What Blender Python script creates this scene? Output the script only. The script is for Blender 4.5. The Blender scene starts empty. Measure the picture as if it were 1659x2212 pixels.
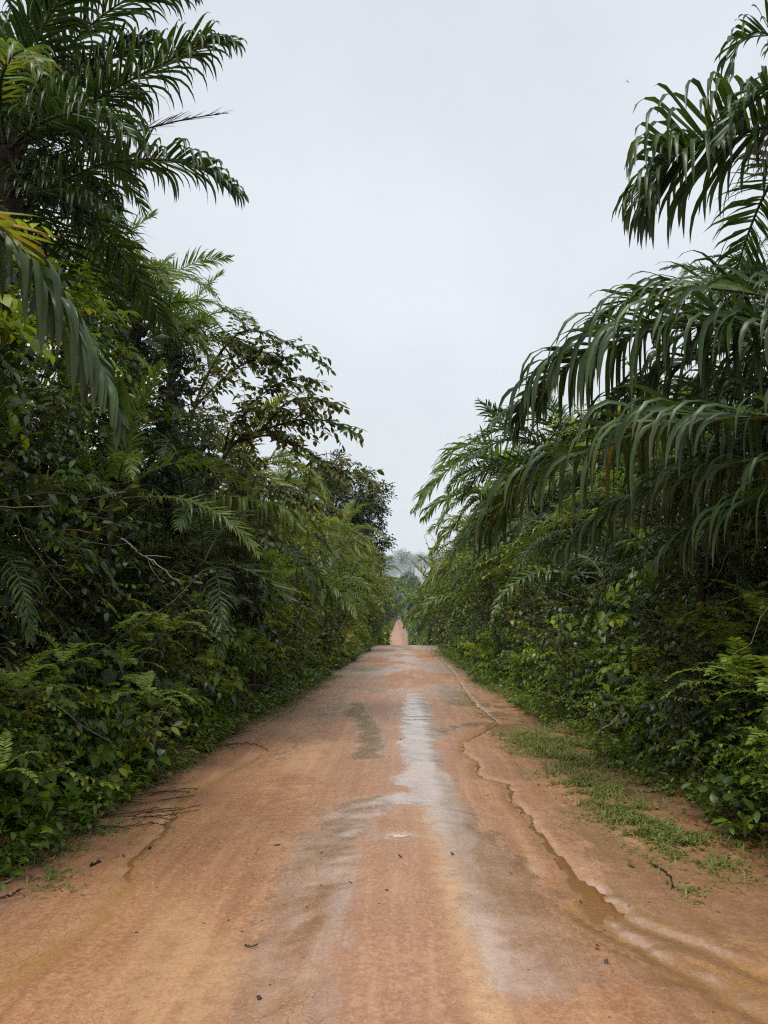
import bpy, math, random
import numpy as np
from mathutils import Matrix, Vector, Quaternion

random.seed(11)
rng = np.random.default_rng(11)
R = math.radians
scene = bpy.context.scene
col = scene.collection

# ------------------------------------------------------------------ camera, sky, sun, exposure
PITCH, YAW, CAM_H, FOC = R(8.0), R(1.376), 1.60, 1670.0     # focal length in pixels of a 1659 x 2212 view
cam_d = bpy.data.cameras.new('camera')
cam_d.sensor_fit = 'VERTICAL'; cam_d.sensor_height = 36.0; cam_d.sensor_width = 27.0
cam_d.lens = 36.0 * FOC / 2212.0
cam_d.clip_start = 0.05; cam_d.clip_end = 5000
cam = bpy.data.objects.new('camera', cam_d); col.objects.link(cam)
cam.location = (0, 0, CAM_H); cam.rotation_euler = (R(90) + PITCH, 0, YAW)
scene.camera = cam

SUN_ELEV, SUN_AZ = R(62), R(205)      # azimuth clockwise from +Y: high, behind the camera
world = bpy.data.worlds.new('World'); scene.world = world; world.use_nodes = True
wn, wl = world.node_tree.nodes, world.node_tree.links
wn.clear()
out = wn.new('ShaderNodeOutputWorld'); bg = wn.new('ShaderNodeBackground'); bg.inputs['Strength'].default_value = 0.10
sky = wn.new('ShaderNodeTexSky'); sky.sky_type = 'NISHITA'; sky.sun_disc = False
sky.sun_elevation = SUN_ELEV; sky.sun_rotation = SUN_AZ
tc = wn.new('ShaderNodeTexCoord'); sx = wn.new('ShaderNodeSeparateXYZ'); wl.new(tc.outputs['Generated'], sx.inputs[0])
cr = wn.new('ShaderNodeValToRGB')                                # the overcast: one soft grey from horizon to zenith
cr.color_ramp.elements[0].position = 0.0; cr.color_ramp.elements[0].color = (0.81, 0.855, 0.88, 1)
cr.color_ramp.elements[1].position = 0.75; cr.color_ramp.elements[1].color = (0.715, 0.765, 0.83, 1)
wl.new(sx.outputs['Z'], cr.inputs[0])
nz = wn.new('ShaderNodeTexNoise'); nz.inputs['Scale'].default_value = 1.7; nz.inputs['Detail'].default_value = 5
wl.new(tc.outputs['Generated'], nz.inputs['Vector'])
mr = wn.new('ShaderNodeMapRange'); mr.inputs['From Min'].default_value = 0.3; mr.inputs['From Max'].default_value = 0.7
mr.inputs['To Min'].default_value = 4.45; mr.inputs['To Max'].default_value = 5.65
wl.new(nz.outputs['Fac'], mr.inputs['Value'])
vm = wn.new('ShaderNodeVectorMath'); vm.operation = 'SCALE'
wl.new(cr.outputs['Color'], vm.inputs[0]); wl.new(mr.outputs[0], vm.inputs['Scale'])
mx = wn.new('ShaderNodeMix'); mx.data_type = 'RGBA'; mx.inputs['Factor'].default_value = 0.95
wl.new(sky.outputs[0], mx.inputs['A']); wl.new(vm.outputs[0], mx.inputs['B'])
wl.new(mx.outputs['Result'], bg.inputs['Color']); wl.new(bg.outputs[0], out.inputs['Surface'])

sun_d = bpy.data.lights.new('sun', 'SUN'); sun_d.energy = 1.5; sun_d.angle = R(25); sun_d.color = (1.0, 0.95, 0.87)
sun = bpy.data.objects.new('sun', sun_d); col.objects.link(sun)
sdir = Vector((math.sin(SUN_AZ) * math.cos(SUN_ELEV), math.cos(SUN_AZ) * math.cos(SUN_ELEV), math.sin(SUN_ELEV)))
sun.rotation_euler = sdir.to_track_quat('Z', 'Y').to_euler(); sun.location = (0, -5, 40)

scene.view_settings.view_transform = 'Standard'; scene.view_settings.look = 'None'
scene.view_settings.exposure = 1.0; scene.view_settings.gamma = 1.0; scene.view_settings.use_curve_mapping = False
cy = scene.cycles
cy.max_bounces = 6; cy.filter_width = 1.2; cy.use_denoising = False; cy.diffuse_bounces = 1; cy.glossy_bounces = 2; cy.transmission_bounces = 4
cy.transparent_max_bounces = 6; cy.volume_bounces = 0; cy.caustics_reflective = False; cy.caustics_refractive = False

# ------------------------------------------------------------------ measuring: from the 1659 x 2212 view to the place
cp, sp_, cyw, syw = math.cos(PITCH), math.sin(PITCH), math.cos(YAW), math.sin(YAW)
FWD = np.array((-syw * cp, cyw * cp, sp_)); RGT = np.array((cyw, syw, 0.0)); UPV = np.cross(RGT, FWD)
def ray(X, Y):
    return FWD * FOC + RGT * (X - 829.5) - UPV * (Y - 1106.0)
def at(X, Y, d):                       # the point seen at X, Y, d metres up the road
    v = ray(X, Y); v = v / v[1] * d
    return np.array((v[0], v[1], v[2] + CAM_H))
def ground_at(X, Y, z=0.0):
    v = ray(X, Y); k = (z - CAM_H) / v[2]
    return np.array((v[0] * k, v[1] * k, z))

# ------------------------------------------------------------------ numpy helpers
def nrm(a):
    return a / np.maximum(np.linalg.norm(a, axis=-1, keepdims=True), 1e-9)
def smooth(x, a, b):
    t = np.clip((x - a) / (b - a), 0, 1); return t * t * (3 - 2 * t)
_perm = np.random.default_rng(5).random((256, 256))
def vnoise(x, y):
    x = np.asarray(x, float); y = np.asarray(y, float)
    xi = np.floor(x).astype(int); yi = np.floor(y).astype(int)
    fx = x - xi; fy = y - yi; fx = fx * fx * (3 - 2 * fx); fy = fy * fy * (3 - 2 * fy)
    h = lambda a, b: _perm[a & 255, b & 255]
    return (h(xi, yi) * (1 - fx) + h(xi + 1, yi) * fx) * (1 - fy) + (h(xi, yi + 1) * (1 - fx) + h(xi + 1, yi + 1) * fx) * fy
def fbm(x, y, o=4):
    s = 0; a = 0.5; t = 0
    for k in range(o):
        s = s + a * vnoise(x * 2 ** k + 17.3 * k, y * 2 ** k + 9.1 * k); t += a; a *= 0.5
    return s / t
def catmull(P, n):
    P = np.asarray(P, float)
    P = np.vstack([2 * P[0] - P[1], P, 2 * P[-1] - P[-2]])
    m = len(P) - 3
    u = np.linspace(0, m, n); i = np.minimum(u.astype(int), m - 1); t = (u - i)[:, None]
    a, b, c, d = P[i], P[i + 1], P[i + 2], P[i + 3]
    q = 0.5 * (2 * b + (c - a) * t + (2 * a - 5 * b + 4 * c - d) * t ** 2 + (3 * b - a - 3 * c + d) * t ** 3)
    s = np.concatenate([[0], np.cumsum(np.linalg.norm(np.diff(q, axis=0), axis=1))])
    w = np.linspace(0, s[-1], n)
    return np.stack([np.interp(w, s, q[:, k]) for k in range(3)], 1)
def polydist(px, py, line):            # distance to a polyline in the ground plane, and the place along it
    best = np.full(np.shape(px), 1e9); par = np.zeros(np.shape(px))
    L = 0
    for a, b in zip(line[:-1], line[1:]):
        dx, dy = b[0] - a[0], b[1] - a[1]; l2 = dx * dx + dy * dy + 1e-12
        t = np.clip(((px - a[0]) * dx + (py - a[1]) * dy) / l2, 0, 1)
        d = np.hypot(px - a[0] - t * dx, py - a[1] - t * dy)
        m = d < best; best = np.where(m, d, best); par = np.where(m, L + t, par); L += 1
    return best, par / max(L, 1)

# ------------------------------------------------------------------ meshes
class MB:
    def __init__(s): s.V = []; s.F = []; s.T = []; s.A = []; s.n = 0; s.M = []
    def add(s, V, F, tint=0.5, along=0.5, mat=0):
        V = np.asarray(V, float).reshape(-1, 3); F = np.asarray(F, int)
        s.V.append(V); s.F.append((F + s.n)); s.M.append(np.full(len(F), mat, int))
        s.T.append(np.broadcast_to(np.asarray(tint, float), (len(V),)).copy())
        s.A.append(np.broadcast_to(np.asarray(along, float), (len(V),)).copy())
        s.n += len(V)
    def mesh(s, name, mats, extra=None, smooth_=True):
        V = np.vstack(s.V); me = bpy.data.meshes.new(name)
        me.vertices.add(len(V)); me.vertices.foreach_set('co', V.astype(np.float32).ravel())
        li = np.concatenate([f.ravel() for f in s.F]).astype(np.int32)
        tot = np.concatenate([np.full(len(f), f.shape[1], np.int32) for f in s.F])
        st = np.concatenate([[0], np.cumsum(tot)[:-1]]).astype(np.int32)
        me.loops.add(len(li)); me.loops.foreach_set('vertex_index', li)
        me.polygons.add(len(tot)); me.polygons.foreach_set('loop_start', st)
        me.polygons.foreach_set('material_index', np.concatenate(s.M).astype(np.int32))
        me.polygons.foreach_set('use_smooth', np.full(len(tot), smooth_, bool))
        for k, a in (('tint', np.concatenate(s.T)), ('along', np.concatenate(s.A))):
            me.attributes.new(k, 'FLOAT', 'POINT').data.foreach_set('value', a.astype(np.float32))
        for k, a in (extra or {}).items():
            me.attributes.new(k, 'FLOAT', 'POINT').data.foreach_set('value', np.asarray(a, np.float32).ravel())
        for m in (mats if isinstance(mats, (list, tuple)) else [mats]): me.materials.append(m)
        me.update(calc_edges=True); me.validate()
        return me
def put(name, me, parent=None, loc=None):
    o = bpy.data.objects.new(name, me); col.objects.link(o)
    if parent is not None: o.parent = parent
    if loc is not None: o.location = loc
    return o
def tag(o, label, cat, group=None):
    o['label'] = label; o['category'] = cat
    if group: o['group'] = group
    return o
def thing(name, label, cat, loc=(0, 0, 0), rotz=0.0, group=None, scale=1.0):
    o = bpy.data.objects.new(name, None); col.objects.link(o)
    o.location = loc; o.rotation_euler = (0, 0, rotz); o.scale = (scale,) * 3; o.empty_display_size = 0.2
    return tag(o, label, cat, group)
ORD = ['nearest', 'second nearest', 'third nearest', 'fourth nearest', 'fifth nearest', 'sixth nearest', 'seventh nearest',
       'eighth nearest', 'ninth nearest', 'tenth nearest', 'eleventh nearest', 'twelfth nearest', 'thirteenth nearest',
       'fourteenth nearest', 'fifteenth nearest', 'sixteenth nearest', 'seventeenth nearest', 'eighteenth nearest',
       'nineteenth nearest', 'twentieth nearest'] + ['%s nearest' % w for w in
       'twenty-first twenty-second twenty-third twenty-fourth twenty-fifth twenty-sixth twenty-seventh twenty-eighth twenty-ninth thirtieth'.split()]

def tube(mb, P, r, sides=5, tint=0.5, mat=0, cap=True):
    P = np.asarray(P, float); k = len(P); r = np.broadcast_to(np.asarray(r, float), (k,))
    T = nrm(np.gradient(P, axis=0))
    ref = np.array((0, 0, 1.0)) if abs(T[:, 2]).mean() < 0.8 else np.array((1.0, 0, 0))
    S = nrm(np.cross(T, ref)); N = np.cross(S, T)
    a = np.linspace(0, 2 * np.pi, sides, endpoint=False)
    ring = (np.cos(a)[None, :, None] * S[:, None] + np.sin(a)[None, :, None] * N[:, None]) * r[:, None, None] + P[:, None]
    i = np.arange(k - 1)[:, None] * sides; j = np.arange(sides)[None]; j2 = (j + 1) % sides
    F = np.stack([i + j, i + j2, i + sides + j2, i + sides + j], -1).reshape(-1, 4)
    mb.add(ring, F, tint, np.repeat(np.linspace(0, 1, k), sides), mat)
    if cap and sides >= 4:
        mb.add(ring[-1], [list(range(sides))], tint, 1, mat)

# leaf outlines: rows of (along, half width, lift at the rim)
def leaf_template(kind):
    if kind == 'diamond':
        V = np.array([(0, 0, 0), (.42, -.5, .10), (.42, .5, .10), (1, 0, 0)]); return V, np.array([(0, 1, 3), (0, 3, 2)])
    if kind == 'hex':
        V = np.array([(0, 0, 0), (.3, -.46, .06), (.3, .46, .06), (.68, -.38, .05), (.68, .38, .05), (1, 0, 0)])
        return V, (np.array([(0, 1, 2), (3, 5, 4)]), np.array([(1, 3, 4, 2)]))
    rows = {'oval': [(.16, .33), (.4, .5), (.66, .44), (.86, .24)],
            'obovate': [(.2, .24), (.45, .42), (.7, .5), (.88, .36)],
            'lance': [(.15, .3), (.35, .5), (.62, .36), (.84, .16)]}[kind]
    V = [(0, 0, 0)]
    for u, h in rows: V += [(u, -h, .12 * h), (u, 0, -.02), (u, h, .12 * h)]
    V.append((1, 0, 0)); n = len(rows); t = 1 + 3 * n
    tri = [(0, 1, 2), (0, 2, 3), (t, t - 2, t - 3), (t, t - 1, t - 2)]
    q = []
    for k in range(n - 1):
        a = 1 + 3 * k; q += [(a, a + 3, a + 4, a + 1), (a + 1, a + 4, a + 5, a + 2)]
    return np.array(V, float), (np.array(tri), np.array(q))
TPL = {k: leaf_template(k) for k in ('diamond', 'hex', 'oval', 'obovate', 'lance')}
def leaves(mb, P, D, N, L, W, kind='hex', curl=0.25, tint=0.5, mat=0):
    V, F = TPL[kind]; n = len(P)
    D = nrm(D); S = nrm(np.cross(D, N)); N = np.cross(S, D)
    L = np.broadcast_to(L, (n,))[:, None, None]; W = np.broadcast_to(W, (n,))[:, None, None]
    cu = np.broadcast_to(curl, (n,))[:, None, None]
    u, v, w = V[None, :, 0:1], V[None, :, 1:2], V[None, :, 2:3]
    X = P[:, None] + D[:, None] * u * L * (1 - .15 * cu * u) + S[:, None] * v * W + N[:, None] * (w * W - cu * u * u * L)
    tint = np.repeat(np.broadcast_to(tint, (n,)), len(V)); al = np.tile(V[:, 0], n)
    off = (np.arange(n) * len(V))[:, None, None]
    Fs = F if isinstance(F, tuple) else (F,)
    base = mb.n
    mb.add(X, (Fs[0][None] + off).reshape(-1, Fs[0].shape[1]), tint, al, mat)
    for f in Fs[1:]:
        mb.F.append((f[None] + off).reshape(-1, f.shape[1]) + base); mb.M.append(np.full(n * len(f), mat, int))

# ------------------------------------------------------------------ materials
def new_mat(name):
    m = bpy.data.materials.new(name); m.use_nodes = True
    nt = m.node_tree; nt.nodes.clear(); return m, nt.nodes, nt.links
def ramp(n, pts):
    r = n.new('ShaderNodeValToRGB'); e = r.color_ramp.elements
    while len(e) > 1: e.remove(e[-1])
    e[0].position, e[0].color = pts[0][0], (*pts[0][1], 1)
    for p, c in pts[1:]:
        q = e.new(p); q.color = (*c, 1)
    return r
def leaf_mat(name, cols, rough=.4, trans=.3, tcol=(1.9, 1.75, .75), spec=.5, tip=None, vein=0):
    m, n, l = new_mat(name)
    a = n.new('ShaderNodeAttribute'); a.attribute_name = 'tint'
    oi = n.new('ShaderNodeObjectInfo')
    ad = n.new('ShaderNodeMath'); ad.operation = 'MULTIPLY_ADD'; ad.inputs[1].default_value = .22; ad.inputs[2].default_value = -.11
    l.new(oi.outputs['Random'], ad.inputs[0])
    a2 = n.new('ShaderNodeMath'); a2.operation = 'ADD'; a2.use_clamp = True
    l.new(a.outputs['Fac'], a2.inputs[0]); l.new(ad.outputs[0], a2.inputs[1])
    r = ramp(n, cols); l.new(a2.outputs[0], r.inputs[0])
    c = r.outputs['Color']
    tcn = n.new('ShaderNodeTexCoord')
    sp = n.new('ShaderNodeTexNoise'); sp.inputs['Scale'].default_value = 26; sp.inputs['Detail'].default_value = 2
    l.new(tcn.outputs['Object'], sp.inputs['Vector'])
    mp = n.new('ShaderNodeMapRange'); mp.inputs['To Min'].default_value = .7; mp.inputs['To Max'].default_value = 1.3
    l.new(sp.outputs['Fac'], mp.inputs['Value'])
    sc = n.new('ShaderNodeVectorMath'); sc.operation = 'SCALE'; l.new(c, sc.inputs[0]); l.new(mp.outputs[0], sc.inputs['Scale']); c = sc.outputs[0]
    if tip:
        al = n.new('ShaderNodeAttribute'); al.attribute_name = 'along'
        mt = n.new('ShaderNodeMapRange'); mt.inputs['From Min'].default_value = .68; mt.inputs['From Max'].default_value = 1.0
        mt.inputs['To Max'].default_value = .5
        l.new(al.outputs['Fac'], mt.inputs['Value'])
        mi = n.new('ShaderNodeMix'); mi.data_type = 'RGBA'; mi.inputs['B'].default_value = (*tip, 1)
        l.new(mt.outputs[0], mi.inputs['Factor']); l.new(c, mi.inputs['A']); c = mi.outputs['Result']
    p = n.new('ShaderNodeBsdfPrincipled'); p.inputs['Roughness'].default_value = rough; p.inputs['Specular IOR Level'].default_value = spec
    l.new(c, p.inputs['Base Color'])
    rn = n.new('ShaderNodeMapRange'); rn.inputs['To Min'].default_value = rough - .12; rn.inputs['To Max'].default_value = rough + .15
    l.new(sp.outputs['Fac'], rn.inputs['Value']); l.new(rn.outputs[0], p.inputs['Roughness'])
    o = n.new('ShaderNodeOutputMaterial')
    if trans > 0:
        t = n.new('ShaderNodeBsdfTranslucent')
        tm = n.new('ShaderNodeVectorMath'); tm.operation = 'MULTIPLY'; tm.inputs[1].default_value = tcol
        l.new(c, tm.inputs[0]); l.new(tm.outputs[0], t.inputs['Color'])
        ms = n.new('ShaderNodeMixShader'); ms.inputs[0].default_value = trans
        l.new(p.outputs[0], ms.inputs[1]); l.new(t.outputs[0], ms.inputs[2]); l.new(ms.outputs[0], o.inputs['Surface'])
    else: l.new(p.outputs[0], o.inputs['Surface'])
    return m
def bark_mat(name, c1, c2, rough=.8, scale=14):
    m, n, l = new_mat(name)
    tcn = n.new('ShaderNodeTexCoord'); nz = n.new('ShaderNodeTexNoise'); nz.inputs['Scale'].default_value = scale; nz.inputs['Detail'].default_value = 5
    l.new(tcn.outputs['Object'], nz.inputs['Vector'])
    r = ramp(n, [(.3, c1), (.7, c2)]); l.new(nz.outputs['Fac'], r.inputs[0])
    p = n.new('ShaderNodeBsdfPrincipled'); p.inputs['Roughness'].default_value = rough; l.new(r.outputs[0], p.inputs['Base Color'])
    b = n.new('ShaderNodeBump'); b.inputs['Strength'].default_value = .5; b.inputs['Distance'].default_value = .02
    l.new(nz.outputs['Fac'], b.inputs['Height']); l.new(b.outputs[0], p.inputs['Normal'])
    o = n.new('ShaderNodeOutputMaterial'); l.new(p.outputs[0], o.inputs['Surface'])
    return m
M = {}
M['palm'] = leaf_mat('palm_leaf', [(0, (.026, .054, .018)), (.5, (.050, .096, .022)), (.85, (.10, .145, .026)), (1, (.19, .165, .04))], .35, .24, spec=.42, tip=(.10, .075, .04))
M['palm_light'] = leaf_mat('palm_leaf_light', [(0, (.060, .115, .024)), (.5, (.115, .185, .030)), (.85, (.17, .23, .034)), (1, (.22, .18, .03))], .36, .36, tip=(.13, .10, .045))
M['palm_yellow'] = leaf_mat('palm_leaf_yellow', [(0, (.08, .12, .02)), (.5, (.15, .20, .025)), (.85, (.22, .25, .03)), (1, (.28, .20, .03))], .42, .36, tip=(.16, .12, .05))
M['palm_dead'] = leaf_mat('palm_leaf_dead', [(0, (.06, .05, .038)), (.5, (.13, .108, .08)), (1, (.24, .205, .15))], .7, .15, (1.3, 1.2, 1), .2)
M['broad'] = leaf_mat('broad_leaf', [(0, (.036, .076, .014)), (.5, (.105, .175, .018)), (.85, (.21, .28, .026)), (1, (.28, .23, .03))], .36, .30, spec=.4)
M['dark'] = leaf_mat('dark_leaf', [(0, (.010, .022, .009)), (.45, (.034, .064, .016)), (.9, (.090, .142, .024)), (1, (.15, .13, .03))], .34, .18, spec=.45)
M['light'] = leaf_mat('light_leaf', [(0, (.060, .125, .014)), (.5, (.19, .29, .020)), (.85, (.31, .38, .028)), (1, (.36, .30, .03))], .42, .42, spec=.35)
M['brownish'] = leaf_mat('turning_leaf', [(0, (.045, .085, .020)), (.55, (.090, .130, .026)), (.8, (.15, .145, .034)), (1, (.19, .10, .035))], .36, .32, (1.7, 1.5, .7))
M['fern'] = leaf_mat('fern_leaf', [(0, (.07, .14, .018)), (.5, (.14, .24, .028)), (1, (.24, .32, .035))], .5, .34)
M['grass'] = leaf_mat('grass_blade', [(0, (.08, .115, .025)), (.6, (.17, .205, .045)), (.9, (.22, .22, .08)), (1, (.30, .24, .12))], .5, .3)
M['far'] = leaf_mat('far_leaf', [(0, (.030, .080, .034)), (.6, (.055, .125, .045)), (1, (.10, .17, .05))], .6, .2)
M['litter'] = leaf_mat('dead_leaf', [(0, (.035, .02, .012)), (.5, (.10, .06, .03)), (1, (.24, .17, .10))], .5, 0)
M['rib'] = bark_mat('palm_midrib', (.05, .06, .022), (.10, .10, .04), .5, 30)
M['rib_dead'] = bark_mat('palm_midrib_dead', (.05, .035, .022), (.12, .085, .055), .7, 30)
M['bark'] = bark_mat('bark', (.03, .022, .016), (.085, .068, .05))
M['bark_pale'] = bark_mat('bark_pale', (.12, .108, .085), (.27, .25, .205))
M['trunk'] = bark_mat('palm_trunk', (.03, .022, .016), (.09, .07, .05), .9, 8)
M['stem'] = bark_mat('bare_stem', (.07, .06, .04), (.20, .18, .13), .7, 20)
M['twig'] = bark_mat('wet_twig', (.012, .009, .008), (.04, .028, .02), .45, 20)
M['stone'] = bark_mat('pebble', (.05, .04, .04), (.14, .11, .10), .5, 20)
M['chip'] = bark_mat('pale_chip', (.5, .38, .2), (.7, .55, .33), .6, 30)

# ------------------------------------------------------------------ ground, road, water
def zr(y):
    return np.interp(y, [-60, 0, 30, 46, 53, 62, 80, 100, 120, 150, 200, 230, 300, 360, 420, 520, 700, 900, 1200, 2500],
                     [0, 0, -.04, .0, -.05, -.5, -2.1, -3.4, -3.6, -2.95, -1.35, -.8, .9, 1.75, 1.5, 5, 20, 34, 44, 60])
def zhill(x, y):
    far = smooth(y, 420, 900)
    return zr(y) + far * (10 * (fbm(x / 160 + 3, y / 160, 3) - .5)) + (np.clip(np.abs(x) - 3, 0, 60) * .02)
def edge_l(y): return np.interp(y, [0, 10, 24, 40, 52, 150, 230, 360], [-2.72, -2.65, -2.4, -2.1, -1.85, -2.9, -2.5, -2.5])
def edge_r(y): return np.interp(y, [0, 10, 24, 40, 52, 150, 230, 360], [2.72, 2.7, 2.35, 2.45, 2.3, 1.35, .4, -1.2])

def G(*pts): return [ground_at(*p) for p in pts]
RIV = G((940, 1412), (985, 1455), (1010, 1500), (1050, 1540), (1078, 1562), (1040, 1582), (1003, 1604), (1003, 1626), (1032, 1655), (1036, 1682), (1086, 1692),
        (1102, 1722), (1140, 1762), (1160, 1804), (1200, 1852), (1238, 1900), (1268, 1955), (1330, 2010), (1440, 2066), (1560, 2135), (1700, 2230))
RIV2 = G((1160, 1804), (1125, 1850), (1135, 1880), (1200, 1905), (1240, 1925))
RIV3 = G((1240, 1900), (1300, 1940), (1380, 1985), (1500, 2030), (1640, 2090), (1750, 2140))
LRIV = G((560, 1625), (430, 1700), (375, 1738), (372, 1780), (330, 1818), (288, 1850), (268, 1905), (200, 1978), (120, 2040), (20, 2105), (-90, 2160))
WET = [(G((600, 2260), (640, 2080), (692, 1900), (722, 1812), (790, 1745), (872, 1730), (905, 1738)), .20, 1.0),
       (G((790, 1640), (806, 1590), (770, 1540), (775, 1520)), .17, .75),
       (G((1180, 2100), (1110, 1990), (1045, 1880), (1010, 1820), (950, 1740), (915, 1680), (908, 1620), (903, 1560), (900, 1500)), .20, .95),
       (G((925, 1600), (960, 1575), (1035, 1562)), .2, .6),
       (G((760, 1482), (830, 1495)), .22, .6), (G((960, 1480), (1000, 1520)), .4, .7),
       (G((820, 1814), (905, 1810)), .07, 1.0),
       (G((600, 1640), (690, 1560), (740, 1500), (790, 1450)), .2, .35)]
LTRACK = G((380, 2212), (560, 1800), (700, 1560), (780, 1440), (830, 1400))       # worn tread rows
RTRACK = G((1060, 2212), (985, 1950), (925, 1760), (890, 1600), (880, 1480), (880, 1410))

ys = [-2.5]
while ys[-1] < 62: ys.append(ys[-1] + max(.028, .0042 * abs(ys[-1])))
while ys[-1] < 440: ys.append(ys[-1] + 1.6)
ys = np.array(ys)
xs = np.concatenate([np.linspace(-4.6, -3.3, 22)[:-1], np.linspace(-3.3, 3.3, 190), np.linspace(3.3, 4.6, 22)[1:]])
XX, YY = np.meshgrid(xs, ys)
near = YY < 62
wob = .25 * (fbm(XX * 2.2 + 4, YY * 2.2, 3) - .5) + .16 * (fbm(XX * 8 + 4, YY * 7, 3) - .5)
dR, pR = polydist(XX + wob * .35, YY + wob * .35, RIV); dR2, _ = polydist(XX + wob * .3, YY + wob * .3, RIV2)
dR3, _ = polydist(XX + wob * .4, YY + wob * .4, RIV3); dL, pL = polydist(XX + wob * .4, YY + wob * .5, LRIV)
wR = np.interp(pR, [0, .1, .2, .35, .5, .6, .7, .75, .85, 1], [.015, .03, .08, .05, .07, .05, .09, .11, .12, .20]) * (.1 + 1.8 * fbm(XX * 5, YY * 5, 4))
ch = np.exp(-(dR / np.maximum(wR * .8, .015)) ** 2) + .55 * np.exp(-(dR2 / .04) ** 2) * smooth(fbm(XX * 3 + 2, YY * 3, 3), .42, .55) + .7 * np.exp(-(dR3 / .06) ** 2)
groove = np.exp(-(dL / (.03 + .08 * fbm(XX * 4 + 9, YY * 4 + 3, 2))) ** 2) * smooth(fbm(XX * 2 + 1, YY * 2 + 8, 2), .25, .45)
stain = np.exp(-(dL / (.02 + .07 * fbm(XX * 4, YY * 4 + 3, 2))) ** 2) * .7 + .5 * np.exp(-(dL / .16) ** 2) * smooth(fbm(XX * 4, YY * 2, 3), .4, .65)
wet = np.zeros_like(XX)
for ln, hw, k in WET:
    d, _ = polydist(XX + wob * .8, YY + wob * .8, ln)
    wet = np.maximum(wet, k * (1 - smooth(d, hw * .1, hw * 2.1)))
wet *= .85 + .8 * fbm(XX * 2.5, YY * 1.6 + 5, 4)
farw = smooth(YY, 13, 24)
wet = np.maximum(wet, farw * smooth(fbm(XX * .9 + 31, YY * .33 + 2, 4), .38, .52))
wet = np.maximum(wet, .85 * smooth(XX, .9, 1.5) * (1 - smooth(XX, 2.1, 2.7)) * (1 - farw) * smooth(fbm(XX * 2 + 9, YY * 2, 4), .32, .58))
wet = np.maximum(wet, .5 * smooth(-XX, 1.9, 2.3) * smooth(fbm(XX * 2, YY * 2 + 30, 3), .4, .6))
wet = np.clip(wet + .3 * np.clip(ch, 0, 1), 0, 1)
# fan of streaky silt at the lower right where the rivulet spreads
fan = (1 - smooth(np.minimum(dR3, dR), .12, .55)) * (1 - smooth(YY, 4.4, 5.4)) * smooth(XX, .6, 1.2)
fl = RIV3[3] - RIV3[1]; fl = fl / np.hypot(fl[0], fl[1])
sa = XX * fl[0] + YY * fl[1]; sb = -XX * fl[1] + YY * fl[0]
streak = fbm(sa * 2.2 + .5 * fbm(sa * 5, sb * 5, 2), sb * 24, 5)
dLT, _ = polydist(XX, YY, LTRACK); dRT, _ = polydist(XX, YY, RTRACK)
tread = np.exp(-(dLT / .42) ** 2) * smooth(fbm(XX * 1.3, YY * .7 + 4, 3), .35, .6) + .8 * np.exp(-(dRT / .13) ** 2)
pale = np.exp(-(dRT / .10) ** 2) * smooth(fbm(XX * 3, YY * 1.2 + 20, 3), .3, .55) + .6 * np.exp(-((dLT - .1) / .35) ** 2) * smooth(fbm(XX * 1.7 + 3, YY * 1.1, 3), .42, .62) * (1 - farw)
crack = smooth(fbm(XX * .8 + 3, YY * .5 + 8, 3), .36, .52) * (1 - .7 * smooth(XX, .1, .5)) * (1 - smooth(XX, .9, 1.5)) * smooth(XX, -2.2, -1.6) * (1 - .75 * np.exp(-((XX + .02) / .4) ** 2))
mid = np.exp(-((XX + .02) / .33) ** 2)                                # the smooth untracked middle strip
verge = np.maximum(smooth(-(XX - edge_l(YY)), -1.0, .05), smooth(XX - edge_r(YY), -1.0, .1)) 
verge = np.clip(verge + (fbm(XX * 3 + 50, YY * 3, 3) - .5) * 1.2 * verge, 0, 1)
Z = zr(YY) + .035 * np.exp(-(XX / 1.0) ** 2)
Z = Z + smooth(np.maximum(XX - 2.3, -XX - 2.4), 0, 1.2) * .13
rel = .030 * (fbm(XX * 1.1 + 60, YY * .8, 3) - .5) + .007 * (fbm(XX * 5, YY * 4, 3) - .5) * (1 + .5 * wet) + .008 * (fbm(XX * 11 + 5, YY * 9, 2) - .5) * (.3 + verge)
rel = rel - .007 * np.exp(-((XX + .62) / .20) ** 2) * (1 - farw) - .010 * np.exp(-(dRT / .14) ** 2)
d2, _ = polydist(XX, YY, WET[0][0])
rel = rel + .022 * np.exp(-(d2 / .07) ** 2) * (fbm(XX * 9, YY * 5 + 3, 3) - .55) * (YY < 5)
ch = ch + .75 * np.exp(-(dL / .05) ** 2) * smooth(fbm(XX * 1.6 + 2, YY * 1.6 + 4, 3), .34, .70) * (1 - smooth(YY, 7, 8)); chd = np.clip(ch, 0, 1); level = Z + np.where(near, 1, .3) * rel * .25 - .012
rel = rel - .026 * chd - .008 * np.clip(stain, 0, 1) - .016 * groove + .004 * np.exp(-((dL - .12) / .06) ** 2) + fan * .014 * (streak - .5)
rel = rel + farw * near * .020 * (fbm(XX * 2.6 + 8, YY * 1.5, 2) - .5)
rel = rel + verge * .05 * (fbm(XX * 4, YY * 4 + 11, 3) - .35)
pd = np.hypot((XX - ground_at(862, 1811)[0]) / .085, (YY - ground_at(862, 1811)[1]) / .055)
rel = rel - .016 * np.exp(-pd ** 2)
rel = rel + .09 * (fbm(XX * .9 + 70, YY * .05, 3) - .5) * np.exp(-((YY - 52) / 7) ** 2)
Z = Z + rel * np.where(near, 1, .3)
Z = Z - smooth(np.abs(XX), 4.3, 4.6) * .35
ny, nx = XX.shape
idx = np.arange(ny * nx).reshape(ny, nx)
F = np.stack([idx[:-1, :-1], idx[:-1, 1:], idx[1:, 1:], idx[1:, :-1]], -1).reshape(-1, 4)
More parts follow.
